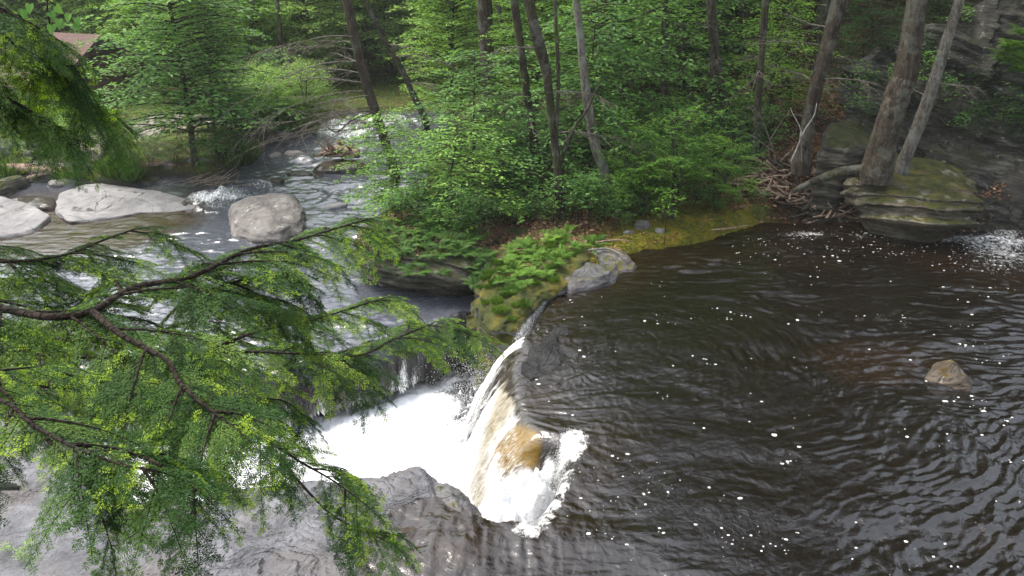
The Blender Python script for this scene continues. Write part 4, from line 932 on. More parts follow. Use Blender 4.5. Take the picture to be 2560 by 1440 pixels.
# ---- big trunks that rise out of the picture
SHADE_CAN = []  # unseen crowns above the frame, added to shade the wood and the pool
for sd in (331, 332, 333):
    c = Crown(sd); r = c.r
    for q in range(44):
        u = q / 44; az = q * 2.4; c.spray(np.array([0, 0, 7 * u]), np.array([math.cos(az), math.sin(az), 0.1]), 3.6 * (1 - 0.75 * u) * (0.7 + 0.5 * r.random()), 0.22, 0.03, 0.42, 0.3, 0.4, 0.4)
    SHADE_CAN.append((c.W.mesh('limbs'), c.leafmesh('crown')))
def bare(acc, r, p, d, L, rad_, depth, droop=0.3, curl=0.25):
    n = 7; P = [np.array(p, float)]; d = np.array(d, float); d /= np.linalg.norm(d)
    for i in range(n - 1):
        d = d + r.normal(size=3) * curl * 0.35 + np.array([0, 0, -droop * 0.12]); d /= np.linalg.norm(d); P.append(P[-1] + d * L / (n - 1))
    P = np.array(P); acc.add(*tube(P, rad_ * np.linspace(1, 0.25, n), 5 if depth > 1 else 4))
    if depth <= 0: return
    for q in range(4 + int(r.integers(0, 3)) + 2 * (depth > 1)):
        i = int(r.integers(1, n)); dd = (P[i] - P[i - 1]); dd /= np.linalg.norm(dd)
        s_ = np.cross(dd, [0, 0, 1]) * (1 if r.random() < 0.5 else -1)
        bare(acc, r, P[i], dd * 0.8 + s_ * 0.7 + np.array([0, 0, -0.25 * droop]) + r.normal(size=3) * 0.2, L * (0.30 + 0.25 * r.random()), rad_ * 0.42, depth - 1, droop, curl)
def trunk(name, pts, y, label, mat, top=15.0, canopy=None, dead=0, rough=0.10, baser=None, ztrunk=None, csc=1.0, deadside=None, seed=0, flare=1.6, ws=0.70, limbs=()):
    """pts: (px, py, width px) upward from the base; y: distance of the base"""
    r = np.random.default_rng(900 + seed)
    P, Rr = [], []
    for i, (px, py, w) in enumerate(pts):
        q = atd(px, py, y); dep = q[1] * cP + (H - q[2]) * sP; P.append(q); Rr.append(w * ws * dep / FPX / 2)
    base = P[0].copy()
    P = [P[0] - [0, 0, 0.35]] + P; Rr = [Rr[0]] + Rr
    d = (P[-1] - P[-2]); d /= np.linalg.norm(d); L = max(0.5, (top - P[-1][2]) / max(d[2], 0.4))
    d2 = d * 0.7 + np.array([0, 0, 0.3]); e1 = P[-1] + d * L * 0.4; e2 = e1 + d2 / np.linalg.norm(d2) * L * 0.6
    P += [e1, e2]; Rr += [Rr[-1] * 0.8, Rr[-1] * 0.35]
    P = np.array(P); n = 80; SP = smooth_path(P, n); u = np.linspace(0, len(P) - 1, n); SR = np.interp(u, np.arange(len(P)), Rr)
    zb = SP[:, 2] - base[2]; SR = SR * (1 + (flare - 1) * np.exp(-np.clip(zb + 0.1, 0, 9) / 0.22))
    t = thing(name, label, 'tree', base)
    V, F = tube(SP - base, SR, 20, rough, seed + 40)
    link('trunk', mesh_np('trunk', V, F), mat, t)
    if canopy is not None:
        for k, (nm, me) in enumerate(zip(('limbs', 'crown'), SHADE_CAN[canopy])):
            o = bpy.data.objects.new(nm, me); C.objects.link(o); o.parent = t
            if len(me.materials) == 0: me.materials.append(M['barkdark'] if k == 0 else M['needlefar'])
            o.location = SP[-1] - base + np.array([0, 0, -7.5 * csc]); o.rotation_euler = (0, 0, seed * 1.1); o.scale = (csc, csc, csc)
    if dead:
        for q in range(dead):
            A = Acc()
            i = int(np.clip(n * (0.25 + 0.36 * (q + r.random()) / dead), 5, n - 4))
            az = (deadside if deadside is not None else r.random() * 6.28) + r.normal() * 0.55
            bare(A, r, SP[i] - base, [math.cos(az), math.sin(az), 0.22], (1.2 + 1.4 * r.random()) * (1.0 if deadside is not None else 0.6), 0.013 + 0.008 * r.random(), 2, 0.42)
            link('dead_branch', A.mesh('dead_branch'), M['twig'], t)
    for j, (lp, w0, w1) in enumerate(limbs):
        LP = np.array([atd(a, b, y + (dy[0] if dy else 0)) for a, b, *dy in lp]); sp = smooth_path(LP, 18)
        V, F = tube(sp - base, np.linspace(w0, w1, 18), 8, 0.08, j); link('limb', mesh_np('limb', V, F), mat, t)
    return t
trunk('leaning_hemlock', [(985, 425, 30), (955, 330, 32), (935, 270, 36), (905, 170, 34), (882, 70, 34), (862, -20, 34)], 18.2, 'leaning dark trunk with many bare branches reaching left over the river', M['bark'], 12, None, 15, 0.1, deadside=3.3, seed=1, flare=1.2,
      limbs=[(((935, 280), (880, 300), (840, 330), (800, 300)), 0.03, 0.01)])
trunk('leaning_tree', [(1062, 300, 24), (1035, 240, 22), (1005, 175, 20), (960, 95, 18), (905, -10, 16)], 19.5, 'thin dark trunk leaning steeply left beside the bare branched one', M['barkdark'], 11, None, 5, seed=2, flare=1.2)
trunk('wide_trunk_tree', [(1228, 312, 56), (1222, 200, 52), (1216, 100, 52), (1210, -20, 56)], 21.5, 'widest straight brown trunk behind the central group', M['bark'], 16, None, seed=3)
trunk('slender_tree', [(1292, 330, 18), (1282, 200, 18), (1262, 100, 17), (1240, -10, 18)], 21.0, 'slender trunk between the widest trunk and the central dark trunks', M['barkdark'], 14, None, 3, seed=4)
trunk('straight_dark_tree', [(1345, 442, 30), (1335, 360, 30), (1320, 250, 27), (1302, 120, 26), (1284, -10, 30)], 16.8, 'dark trunk rooted in the red leaf bank', M['barkdark'], 15, None, 3, seed=5)
trunk('crooked_tree', [(1404, 548, 36), (1398, 480, 30), (1392, 400, 28), (1380, 300, 27), (1366, 180, 34), (1350, 120, 42), (1335, 60, 40), (1318, -20, 36)], 15.1, 'dark crooked trunk in the centre standing closest to the mossy rock', M['barkdark'], 14, None, 4, seed=6, flare=1.2,
      limbs=[(((1392, 430), (1430, 330), (1470, 270), (1505, 190)), 0.045, 0.015), (((1385, 470), (1350, 440), (1310, 430)), 0.03, 0.01), (((1390, 350), (1396, 200), (1390, 60), (1388, -20)), 0.04, 0.03)])
trunk('lichen_tree', [(1530, 545, 34), (1515, 440, 32), (1490, 370, 36), (1468, 250, 33), (1455, 130, 28), (1440, -10, 26)], 15.6, 'pale grey trunk covered in lichen right of the crooked trunk', M['barkgrey'], 15, None, 0, 0.12, seed=7, flare=1.2)
trunk('straight_dark_tree', [(1658, 318, 30), (1660, 200, 27), (1662, 100, 26), (1662, -10, 24)], 19.2, 'straight dark trunk behind the yellow green shrub', M['barkdark'], 15, 1, 2, seed=8,
      limbs=[(((1655, 15), (1600, 40), (1540, 62), (1480, 90)), 0.035, 0.012)])
trunk('twin_stem_tree', [(1820, 335, 32), (1812, 260, 30), (1796, 180, 27), (1785, 90, 30), (1778, -10, 28)], 18.8, 'brown trunk with a bend between the shrub and the yellow maple', M['bark'], 15, 2, 3, seed=9,
      limbs=[(((1786, 345), (1784, 240), (1782, 120), (1772, -10)), 0.09, 0.07)])
trunk('wide_trunk_tree', [(1862, 300, 44), (1858, 180, 40), (1856, 90, 40), (1850, -10, 44)], 24.0, 'thick furrowed trunk far back behind the yellow maple', M['bark'], 16, 0, seed=10)
trunk('straight_dark_tree', [(1888, 385, 26), (1895, 270, 24), (1903, 150, 22), (1915, -10, 26)], 17.2, 'thin dark trunk standing nearest the stick pile on its left', M['barkdark'], 15, None, 3, seed=11)
trunk('leaning_grey_tree', [(2008, 392, 42), (2022, 300, 46), (2048, 190, 48), (2075, 90, 50), (2105, -20, 56)], 16.2, 'brown trunk leaning right beside the black gap in the rocks', M['bark'], 15, 1, 9, seed=12)
trunk('big_hemlock', [(2196, 408, 70), (2224, 300, 63), (2250, 220, 60), (2267, 172, 58), (2296, -20, 50)], 14.9, 'largest trunk, furrowed and leaning right, rooted on the flat topped boulder', M['bark'], 15, 2, 0, 0.12, seed=13, flare=1.15, ws=1.0)
trunk('thin_hemlock', [(2262, 400, 28), (2302, 300, 31), (2330, 220, 30), (2345, 172, 28), (2405, -20, 24)], 15.3, 'thinner grey trunk leaning right just beside the largest trunk', M['barkgrey'], 15, 0, 2, seed=14, flare=1.2, ws=1.0)
trunk('tall_grey_tree', [(300, 240, 34), (290, 180, 30), (276, 90, 28), (258, -10, 26)], 33, 'tall grey trunk beside the cabin on the left', M['barkgrey'], 17, None, seed=15)
for i, (px, pb, w, y, lab) in enumerate([(555, 200, 20, 42, 'far trunk at the top above the layered tree'), (690, 300, 13, 33, 'thin trunk near the far rapids on the left bank'), (375, 60, 14, 44, 'far thin trunk beside the tall grey one'), (1545, 240, 14, 24, 'thin stem between the lichen covered and the straight dark trunk'),
        (1705, 280, 13, 22, 'thin stem just right of the straight dark trunk'), (1975, 300, 14, 21, 'thin dim stem left of the leaning brown trunk'), (2185, 180, 12, 21, 'slim dark stem leaning over the cliff top'), (1130, 260, 14, 27, 'slim stem left of the widest trunk')]):
    trunk('thin_tree', [(px, pb, w), (px - 4, pb * 0.5, w * 0.95), (px - 10, -20, w * 0.9)], y, lab, M['barkdark'], 14, None, 0, seed=20 + i)
for i in range(16):
    px = 330 + 1500 * R.random(); y = 25 + 14 * R.random(); pb = 250 - 3.0 * (y - 25) + 20 * R.random(); w = 12 + 8 * R.random()
    t = trunk('slim_tree', [(px, pb, w), (px + 8 * R.normal(), pb * 0.5, w), (px + 14 * R.normal(), -20, w * 0.9)] if hasattr(R, 'normal') else [], y, 'slim dark trunk among the leaves of the background wood', M['barkdark'], 13, None, 0, seed=40 + i); t['group'] = 'slim trunks of the background wood'
# shade canopy: hemlocks with unseen crowns added for shading, seen only as dim trunks
k_ = 0
for i in range(60):
    y = 22 + 22 * R.random(); x = xat(1350 + 1500 * R.random(), y, 3)
    if x < 4.0 or any((x - s[0]) ** 2 + (y - s[1]) ** 2 < 0.5 for s in spots): continue
    k_ += 1
    if k_ > 24: break
    z = gz(x, y); t = thing('forest_hemlock', 'dim straight trunk deep in the wood on the right', 'tree', (x, y, z), R.random() * 6, 'dim trunks deep in the wood')
    if k_ == 1:
        V, F = tube(smooth_path([[0, 0, -0.3], [0.05, 0, 3], [0, 0.1, 8], [0, 0, 15]], 30), np.linspace(0.2, 0.07, 30), 12, 0.1, 3); FT = mesh_np('trunk', V, F); FT.materials.append(M['barkdark'])
    o = bpy.data.objects.new('trunk', FT); C.objects.link(o); o.parent = t; o.scale = (0.7 + 0.6 * R.random(),) * 2 + (1,)
    for nm, me in zip(('limbs', 'crown'), SHADE_CAN[k_ % 3]):
        o = bpy.data.objects.new(nm, me); C.objects.link(o); o.parent = t; o.location = (0, 0, 7)

# ------------------------------------------------------------------ ferns, seedlings, grass
def fern_mesh(seed, nf=9, L=0.55, wid=0.16, arch=0.6):
    r = np.random.default_rng(seed); P, D, N, Sz, V = [], [], [], [], []; A = Acc()
    for q in range(nf):
        az = q * 2.4 + r.random() * 0.6; h = np.array([math.cos(az), math.sin(az), 0]); l = L * (0.7 + 0.5 * r.random()); n = 26; t = np.linspace(0, 1, n)[:, None]
        up = 0.75 + 0.5 * r.random()
        path = h * l * t * 0.9 + np.array([0, 0, 1]) * l * (up * t - arch * 1.3 * t ** 2); A.add(*tube(path, 0.003, 3))
        tg = np.gradient(path, axis=0); tg /= np.linalg.norm(tg, axis=1)[:, None]; sd_ = np.cross(h, [0, 0, 1]); w = wid * (l / L) * np.sin(np.pi * np.clip(t[:, 0] * 0.93 + 0.07, 0, 1)) ** 0.8 * (1 - 0.45 * t[:, 0])
        for sg in (-1, 1):
            P.append(path); D.append(sd_ * sg + tg * 0.35 + np.array([0, 0, -0.1])); N.append(np.cross(sd_, tg) * np.sign(np.cross(sd_, tg)[:, 2:3] + 1e-6) + r.normal(size=(n, 3)) * 0.1); Sz.append(w + 0.004); V.append(np.full(n, 0.5) + r.normal() * 0.12)
    me = leaves_mesh('frond', np.concatenate(P), np.concatenate(D), np.concatenate(N), np.concatenate(Sz), np.clip(np.concatenate(V), 0, 1), np.array([[0, 0, 0], [-0.085, 0.3, 0], [0, 1, -0.12], [0.085, 0.3, 0]]))
    return me
FERN = [fern_mesh(s, 10, 0.42 + 0.06 * (s % 3)) for s in (401, 402, 403)]
def grass_mesh(seed, n=260, L=0.32, spread=0.22):
    r = np.random.default_rng(seed); az = r.random(n) * 6.28; rr = spread * np.sqrt(r.random(n)); P = np.column_stack([rr * np.cos(az), rr * np.sin(az), np.zeros(n)])
    D = np.column_stack([0.5 * np.cos(az) * rr / spread, 0.5 * np.sin(az) * rr / spread, np.ones(n)]) + r.normal(size=(n, 3)) * 0.22
    return leaves_mesh('grass_clump', P, D, r.normal(size=(n, 3)), L * (0.5 + 0.7 * r.random(n)), r.random(n), np.array([[-0.02, 0, 0], [-0.018, 0.5, 0.0], [0.0, 1, -0.16], [0.018, 0.5, 0.0]]))
GR = [grass_mesh(s) for s in (61, 62)]
def scatter_px(n, polyg, seed, mind=0.0):
    r = np.random.default_rng(seed); pg = np.array(polyg, float); out = []
    lo, hi = pg.min(0), pg.max(0)
    for _ in range(n * 40):
        q = lo + (hi - lo) * r.random(2)
        if sdist(pg, q[:1], q[1:])[0] < 0 and all((q[0] - a) ** 2 + (q[1] - b) ** 2 > mind ** 2 for a, b in out): out.append((q[0], q[1]))
        if len(out) >= n: break
    return out, r
def one(name, me, mat, loc, rz, sc, label, cat, group):
    o = bpy.data.objects.new(name, me); C.objects.link(o)
    if len(me.materials) == 0: me.materials.append(mat)
    o.material_slots[0].link = 'OBJECT'; o.material_slots[0].material = mat
    o.location = [float(q) for q in loc]; o.rotation_euler = (0, 0, rz); o.scale = (sc,) * 3
    return tag(o, label, cat, group)
pts, r_ = scatter_px(70, [(930, 600), (960, 575), (1080, 560), (1200, 575), (1240, 620), (1210, 660), (1150, 670), (1060, 655), (960, 640)], 51, 13)
for px, py in pts:
    q = at(px, py, 0.40); tz = TOP(q[0], q[1])
    if tz is None or tz < -0.15: continue
    q[2] = tz + 0.04; one('fern', FERN[int(r_.integers(0, 3))], M['fern'], q - [0, 0, 0.06], r_.random() * 6, 0.42 + 0.35 * r_.random(), 'dark green fern hanging over the undercut rock', 'fern', 'ferns on the undercut rock')
pts, r_ = scatter_px(60, [(1260, 640), (1330, 600), (1420, 570), (1500, 540), (1510, 590), (1440, 620), (1400, 660), (1330, 720), (1240, 720)], 52, 10)
for px, py in pts:
    q = at(px, py, 0.28); q[2] = TOP(q[0], q[1], gz(q[0], q[1])) + 0.04
    if q[2] < -0.1: continue
    one('fern', FERN[int(r_.integers(0, 3))], M['fernbright'], q - [0, 0, 0.04], r_.random() * 6, 0.28 + 0.30 * r_.random(), 'bright green fern along the spur of the mossy rock', 'fern', 'bright ferns on the mossy spur')
pts, r_ = scatter_px(16, [(2490, 110), (2560, 60), (2600, 60), (2600, 170), (2540, 170)], 53, 14)
for px, py in pts: one('fern', FERN[int(r_.integers(0, 3))], M['fernbright'], atd(px, py + 25, 15.6), r_.random() * 6, 0.75, 'yellow green fern on the cliff ledge at the top right corner', 'fern', 'ferns on the cliff ledge')
pts, r_ = scatter_px(75, [(1500, 520), (1560, 480), (1880, 480), (1900, 520), (1800, 545), (1640, 560), (1540, 590), (1480, 560)], 63, 11)
for i, (px, py) in enumerate(pts):
    q = hit(px, py); place_tree('bank_seedling', SEED, i % 2, q[0], q[1], 0.35 + 0.55 * r_.random(), r_.random() * 6, M['leafbright'] if r_.random() < 0.4 else M['leaf'], M['barkdark'], 'small leafy seedling at the foot of the yellow green shrub', 'seedlings along the mossy bank', cat='plant')
pts, r_ = scatter_px(50, [(1200, 690), (1260, 650), (1330, 620), (1420, 600), (1500, 590), (1500, 620), (1400, 680), (1340, 740), (1270, 790), (1200, 750)], 60, 9)
for i, (px, py) in enumerate(pts):
    q = at(px, py, 0.25); q[2] = TOP(q[0], q[1], gz(q[0], q[1])) + 0.05
    if q[2] < -0.15: continue
    one('grass_tuft', GR[i % 2], M['grass'], q - [0, 0, 0.06], i, 0.16 + 0.22 * r_.random(), 'fine bright grass tuft growing in the moss of the dividing rock', 'grass', 'grass tufts on the dividing mossy rock')
pts, r_ = scatter_px(110, [(1000, 470), (1240, 440), (1330, 470), (1420, 470), (1600, 440), (1640, 520), (1560, 570), (1440, 580), (1240, 540), (1180, 530), (1010, 540)], 54, 12)
for i, (px, py) in enumerate(pts):
    q = hit(px, py)
    if q[2] < -0.2: continue
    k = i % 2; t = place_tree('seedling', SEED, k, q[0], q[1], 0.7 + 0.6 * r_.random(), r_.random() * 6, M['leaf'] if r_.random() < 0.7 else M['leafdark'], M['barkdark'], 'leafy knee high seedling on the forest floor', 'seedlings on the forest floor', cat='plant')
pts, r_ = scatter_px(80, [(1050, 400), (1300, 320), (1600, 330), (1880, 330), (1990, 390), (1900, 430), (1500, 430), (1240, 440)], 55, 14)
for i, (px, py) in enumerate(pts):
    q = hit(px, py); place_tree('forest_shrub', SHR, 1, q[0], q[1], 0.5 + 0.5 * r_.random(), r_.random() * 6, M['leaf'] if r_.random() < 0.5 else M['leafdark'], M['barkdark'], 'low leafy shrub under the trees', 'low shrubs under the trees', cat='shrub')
pts, r_ = scatter_px(46, [(-60, 340), (90, 330), (200, 330), (330, 360), (420, 385), (600, 385), (600, 412), (480, 425), (330, 425), (100, 405), (-60, 410)], 56, 16)
for i, (px, py) in enumerate(pts):
    q = hit(px, py)
    if near_seg(q[None, :2], PATHL, 0.7)[0] > 0.2: continue
    place_tree('bank_shrub', SHR, 1, q[0], q[1], (0.35 + 0.4 * r_.random()) * (1.3 if px > 380 else 0.8), r_.random() * 6, M['leafdark'] if px > 330 else M['leaf'], M['barkdark'], 'low shrub on the left bank', 'low shrubs on the left bank', cat='shrub')
pts, r_ = scatter_px(90, [(960, 555), (1060, 520), (1180, 520), (1240, 500), (1330, 500), (1420, 520), (1420, 570), (1330, 590), (1250, 560), (1180, 590), (1080, 590)], 57, 12)
for i, (px, py) in enumerate(pts):
    q = at(px, py, 0.45 if px < 1230 else 0.10); q[2] = TOP(q[0], q[1], gz(q[0], q[1]))
    if q[2] < -0.2: continue
    place_tree('ledge_seedling', SEED, i % 2, q[0], q[1], 0.5 + 0.6 * r_.random(), r_.random() * 6, M['leaf'] if r_.random() < 0.6 else M['leafdark'], M['barkdark'], 'small leafy seedling rooted on top of the dark rocks by the inlet', 'seedlings on the rocks by the inlet', cat='plant', z=q[2] - 0.05)
pts, r_ = scatter_px(34, [(540, 330), (560, 285), (790, 285), (800, 318), (700, 335), (620, 345)], 59, 14)
for i, (px, py) in enumerate(pts):
    q = hit(px, py); place_tree('far_bank_shrub', SHR, i % 2, q[0], q[1], 0.6 + 0.5 * r_.random(), r_.random() * 6, M['leafpale'] if r_.random() < 0.6 else M['leafbright'], M['barkdark'], 'pale green bush on the far left bank by the rapids', 'bushes on the far left bank', cat='shrub')
pts, r_ = scatter_px(46, [(2080, 300), (2200, 150), (2400, 60), (2560, 40), (2600, 300), (2560, 420), (2480, 380), (2300, 330), (2120, 330)], 62, 20)
for i, (px, py) in enumerate(pts):
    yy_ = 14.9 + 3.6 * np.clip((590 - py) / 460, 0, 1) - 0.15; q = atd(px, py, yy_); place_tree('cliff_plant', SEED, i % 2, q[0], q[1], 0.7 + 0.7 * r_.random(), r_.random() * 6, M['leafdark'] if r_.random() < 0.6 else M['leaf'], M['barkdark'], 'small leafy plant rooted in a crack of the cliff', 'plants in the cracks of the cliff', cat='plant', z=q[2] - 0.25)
for i, (px, py, lab) in enumerate([(20, 1375, 'little light green plant in the crack at the bottom left corner'), (55, 1400, 'second light green plant at the bottom left corner'), (75, 1360, 'small plant above the bottom left pair')]):
    q = at(px, py, -0.42); place_tree('crack_plant', SEED, i % 2, q[0], q[1], 0.25, i, M['leafpale'], M['barkdark'], lab, cat='plant', z=-0.5)
q = at(1662, 588, 0.25); place_tree('seedling', SEED, 1, q[0], q[1], 1.05, 0, M['leafshrub'], M['barkdark'], 'upright light green sapling on the moss below the shrub', cat='plant', z=0.2)
for i, (px, py, sc, lab) in enumerate([(300, 445, 1.6, 'tall bright grass clump on the shore of the backwater'), (325, 452, 1.2, 'shorter grass clump right of the tall bright one'), (275, 432, 1.2, 'grass clump behind the tall bright one'), (190, 448, 1.0, 'small grass clump at the end of the fallen log'),
      (15, 462, 1.8, 'grass clump on the mossy boulder at the left edge'), (-10, 470, 1.6, 'grass clump partly outside the left edge'), (752, 335, 2.2, 'bright green grass tuft beside the far rapids'), (735, 328, 2.0, 'second grass tuft beside the far rapids'), (850, 360, 0.9, 'little grass tuft on a rock in the middle of the river'),
      (590, 415, 1.8, 'green tuft at the water edge by the bent branch'), (610, 408, 1.5, 'smaller tuft at the tip of the bank by the bent branch')]):
    q = hit(px, py); q[2] = max(q[2], zr(q[1])); one('grass_tuft', GR[i % 2], M['grass'], q, i, sc, lab, 'grass', None)
def scatter_litter(name, n, X, Y, mat, s0, label, keep=None, seed=9, zoff=0.02, lift=0.03, shape=LEAFV):
    r = np.random.default_rng(seed); x = r.uniform(*X, n); y = r.uniform(*Y, n); z = ground_z(x, y)
    k = (z > np.maximum(zr(y), -5) + 0.05) & (np.minimum(sdist(POOL, x, y), sdist(PLUNGE, x, y)) > 0.1)
    if keep is not None: k &= keep(x, y)
    x, y, z = x[k], y[k], z[k]; n = len(x)
    P = np.column_stack([x, y, z + zoff + lift * r.random(n)]); D = r.normal(size=(n, 3)) * [1, 1, 0.3]; N = np.array([0, 0, 1]) + r.normal(size=(n, 3)) * 0.45
    o = link(name, leaves_mesh(name, P, D, N, s0 * (0.5 + r.random(n)), r.random(n), shape), mat); tag(o, label, 'ground cover', kind='stuff')
scatter_litter('fallen_leaves', 60000, (-3, 10), (13.2, 24), M['litter'], 0.07, 'rust brown fallen leaves and needles on the forest floor', lambda x, y: (sdist(MOSSP, x, y) > -0.2) | (_hash(np.floor(x * 900), np.floor(y * 900), x * 0, 1) < 0.12))
scatter_litter('ground_plants', 26000, (-16, -3), (15, 36), M['grass'], 0.08, 'short green ground cover on the left bank', lambda x, y: near_seg(np.column_stack([x, y]), PATHL, 0.8) < 0.3, 10, 0.0, 0.08)
scatter_litter('ground_plants', 30000, (-1, 8), (13.3, 26), M['leaf'], 0.06, 'small green plants between the fallen leaves', lambda x, y: fbm(np.column_stack([x, y]), 0.9, 201) > 0.12, 11, 0.03, 0.12)
scatter_litter('moss_tufts', 90000, (0.0, 8), (12.4, 17), leaf_mat('moss fibres', (0.04, 0.06, 0.008), (0.12, 0.125, 0.012), (0.22, 0.19, 0.02), trans=0.2, scale=3.0), 0.040, 'short orange green moss on the pool bank', lambda x, y: (sdist(MOSSP, x, y) < 0.05) & (fbm(np.column_stack([x, y]), 2.6, 203) > -0.15), 12, -0.005, 0.035)

# ------------------------------------------------------------------ dead wood
def rock_litter():
    r = np.random.default_rng(31); P = []
    for o_ in ('undercut_rock', 'dark_ledge'):
        c = bpy.data.objects[o_].location
        for _ in range(5000):
            x, y = c.x + r.uniform(-1.9, 1.9), c.y + r.uniform(-1.5, 1.5); z = TOP(x, y)
            if z is not None and z > 0.0 and fbm(np.array([[x, y]]), 1.8, 33, 2)[0] > -0.25: P.append((x, y, z + 0.015))
    P = np.array(P); m = len(P); tag(link('fallen_leaves', leaves_mesh('fallen_leaves', P, r.normal(size=(m, 3)) * [1, 1, .3], r.normal(size=(m, 3)) * .4 + [0, 0, 1], 0.03 + 0.05 * r.random(m), r.random(m)), M['litter']), 'brown fallen leaves lying on top of the rocks by the inlet', 'ground cover', kind='stuff')
rock_litter()
def log(name, P, r0, r1, mat, label, k=12, rough=0.14, cat='log', group=None, seed=1):
    P = np.array(P, float); b = P[0].copy(); V, F = tube_caps(smooth_path(P, 16) - b, np.linspace(r0, r1, 16), k, rough, seed)
    o = link(name, mesh_np(name, V, F), mat); o.location = b; return tag(o, label, cat, group)
hz = lambda px, py, up: hit(px, py) + [0, 0, up]
log('fallen_log', [hz(-60, 436, .12), hz(30, 437, .16), hz(110, 440, .16), hz(185, 441, .10)], 0.13, 0.10, M['drift'], 'thick reddish fallen log on the left shore')
log('fallen_branch', [hz(235, 408, .06), hz(280, 413, .12), hz(330, 422, .08), hz(400, 423, .10), hz(440, 421, .05)], 0.07, 0.04, M['drift'], 'curved fallen branch along the left shore')
log('fallen_branch', [hz(75, 462, .1), hz(110, 455, .15), hz(165, 447, .15)], 0.06, 0.03, M['drift'], 'grey branch lying in the left shallows under the log')
log('fallen_branch', [hz(80, 462, .05), hz(90, 450, .25), hz(102, 443, .35)], 0.04, 0.015, M['paledrift'], 'short upturned branch under the fallen log')
log('floating_log', [atr(650, 460) + [0, 0, .05], atr(680, 459) + [0, 0, .07], atr(708, 461) + [0, 0, .05]], 0.10, 0.08, M['bark'], 'short dark log stranded in midstream')
log('fallen_log', [hz(410, 352, .3), hz(470, 352, .3), hz(540, 350, .3)], 0.09, 0.06, M['drift'], 'pale fallen log behind the layered tree')
log('bent_branch', [hz(595, 415, 0), hz(620, 390, .5), atd(655, 340, 23.5), atd(688, 300, 23.8)], 0.05, 0.015, M['barkdark'], 'bent dark branch rising from the water edge of the left bank', cat='branch')
log('fallen_log', [hz(1275, 470, .15), hz(1240, 455, .25), hz(1200, 470, .2), hz(1190, 480, .1)], 0.10, 0.05, M['bark'], 'brown root like log on the red leaf bank', seed=3)
log('mossy_log', [np.array([xat(1985, 15.4, 1.0), 15.4, 0.75]), np.array([xat(2080, 15.2, 1.1), 15.2, 1.15]), np.array([xat(2160, 15.1, 1.2), 15.0, 1.3])], 0.05, 0.14, M['barkdark'], 'thick mossy root running from the largest trunk to the stick pile', seed=5)
for i, (a, b, c_, r0, lab) in enumerate([((1490, 606), (1540, 600), (1578, 603), 0.018, 'dark thin stick lying on the moss near the ferns'), ((1472, 625), (1520, 622), (1562, 640), 0.022, 'pale stick curving over the small flat grey rock'),
      ((1778, 575), (1830, 570), (1870, 563), 0.018, 'reddish stick on the moss near the stick pile'), ((1840, 505), (1900, 510), (1960, 500), 0.02, 'long thin branch at the foot of the stick pile')]):
    log('stick', [at(*a, 0.26), at(*b, 0.28), at(*c_, 0.26)], r0, r0 * 0.6, M['drift'] if i != 1 else M['paledrift'], lab, 6, cat='stick')
# white dead branch
def branch_thing(name, paths, y, mat, label, cat='branch'):
    A = Acc(); b = atd(paths[0][0][0][0], paths[0][0][0][1], y)
    for pts, w0, w1 in paths: A.add(*tube_caps(smooth_path([atd(px, py, y + 0.1 * i) for i, (px, py) in enumerate(pts)], 14) - b, np.linspace(w0, w1, 14), 6, 0.1))
    o = link(name, A.mesh(name), mat); o.location = b; tag(o, label, cat)
branch_thing('dead_branch', [([(1978, 405), (1995, 365), (2012, 325), (2035, 290), (2042, 258)], 0.024, 0.008), ([(2005, 345), (2000, 318), (1985, 290), (1975, 268)], 0.013, 0.005), ([(2028, 300), (2036, 312)], 0.010, 0.004), ([(1998, 362), (2003, 330), (2004, 405)], 0.014, 0.008)], 14.9, M['paledrift'], 'pale bare forked branch standing up in front of the black gap')
branch_thing('dead_branch', [([(1940, 400), (1925, 350), (1905, 300), (1880, 260)], 0.012, 0.004), ([(1925, 350), (1950, 310), (1970, 280)], 0.008, 0.003), ([(1935, 380), (1880, 340), (1830, 320)], 0.01, 0.003), ([(1950, 405), (1990, 360), (1960, 330)], 0.01, 0.003)], 15.6, M['twig'], 'tangle of thin bare twigs above the stick pile')
# stick pile
def stick_mesh(seed):
    r = np.random.default_rng(seed); P = smooth_path(np.array([[-0.5, 0, 0], [-0.15, 0.04 * r.normal(), 0.03 * r.normal()], [0.2, 0.05 * r.normal(), 0.03 * r.normal()], [0.5, 0, 0]]), 8)
    V, F = tube_caps(P, np.linspace(0.022, 0.011, 8), 6, 0.15, seed); me = mesh_np('stick', V, F); me.materials.append(M['drift']); return me
ST = [stick_mesh(s) for s in range(6)]
pts, r_ = scatter_px(190, [(1835, 470), (1870, 425), (1960, 405), (2050, 410), (2105, 430), (2108, 500), (2112, 540), (2050, 535), (2000, 515), (1940, 505), (1870, 500)], 58, 3)
PILEZ = lambda px, py: 0.12 + 0.62 * np.clip((540 - py) / 110, 0, 1) * np.clip((px - 1790) / 160, 0.25, 1)
for i, (px, py) in enumerate(pts):
    q = at(px, py, float(PILEZ(px, py)))
    if gz(q[0], q[1]) > q[2] - 0.03: q = hit(px, py) + [0, 0, 0.03 + 0.12 * r_.random()]
    o = bpy.data.objects.new('driftwood_stick', ST[i % 6]); C.objects.link(o); o.location = q
    o.rotation_euler = (r_.normal() * 0.2, r_.normal() * 0.35, r_.random() * 3.14 if r_.random() < 0.5 else -0.5 + 0.4 * r_.normal()); L_ = 0.4 + 0.9 * r_.random() ** 1.5; o.scale = (L_, 0.8 + 0.7 * r_.random(), 0.8 + 0.7 * r_.random())
    if i % 3 == 0: o.material_slots[0].link = 'OBJECT'; o.material_slots[0].material = M['bark']
    tag(o, 'loose driftwood stick in the heap beside the boulder', 'stick', 'driftwood sticks heaped beside the boulder')
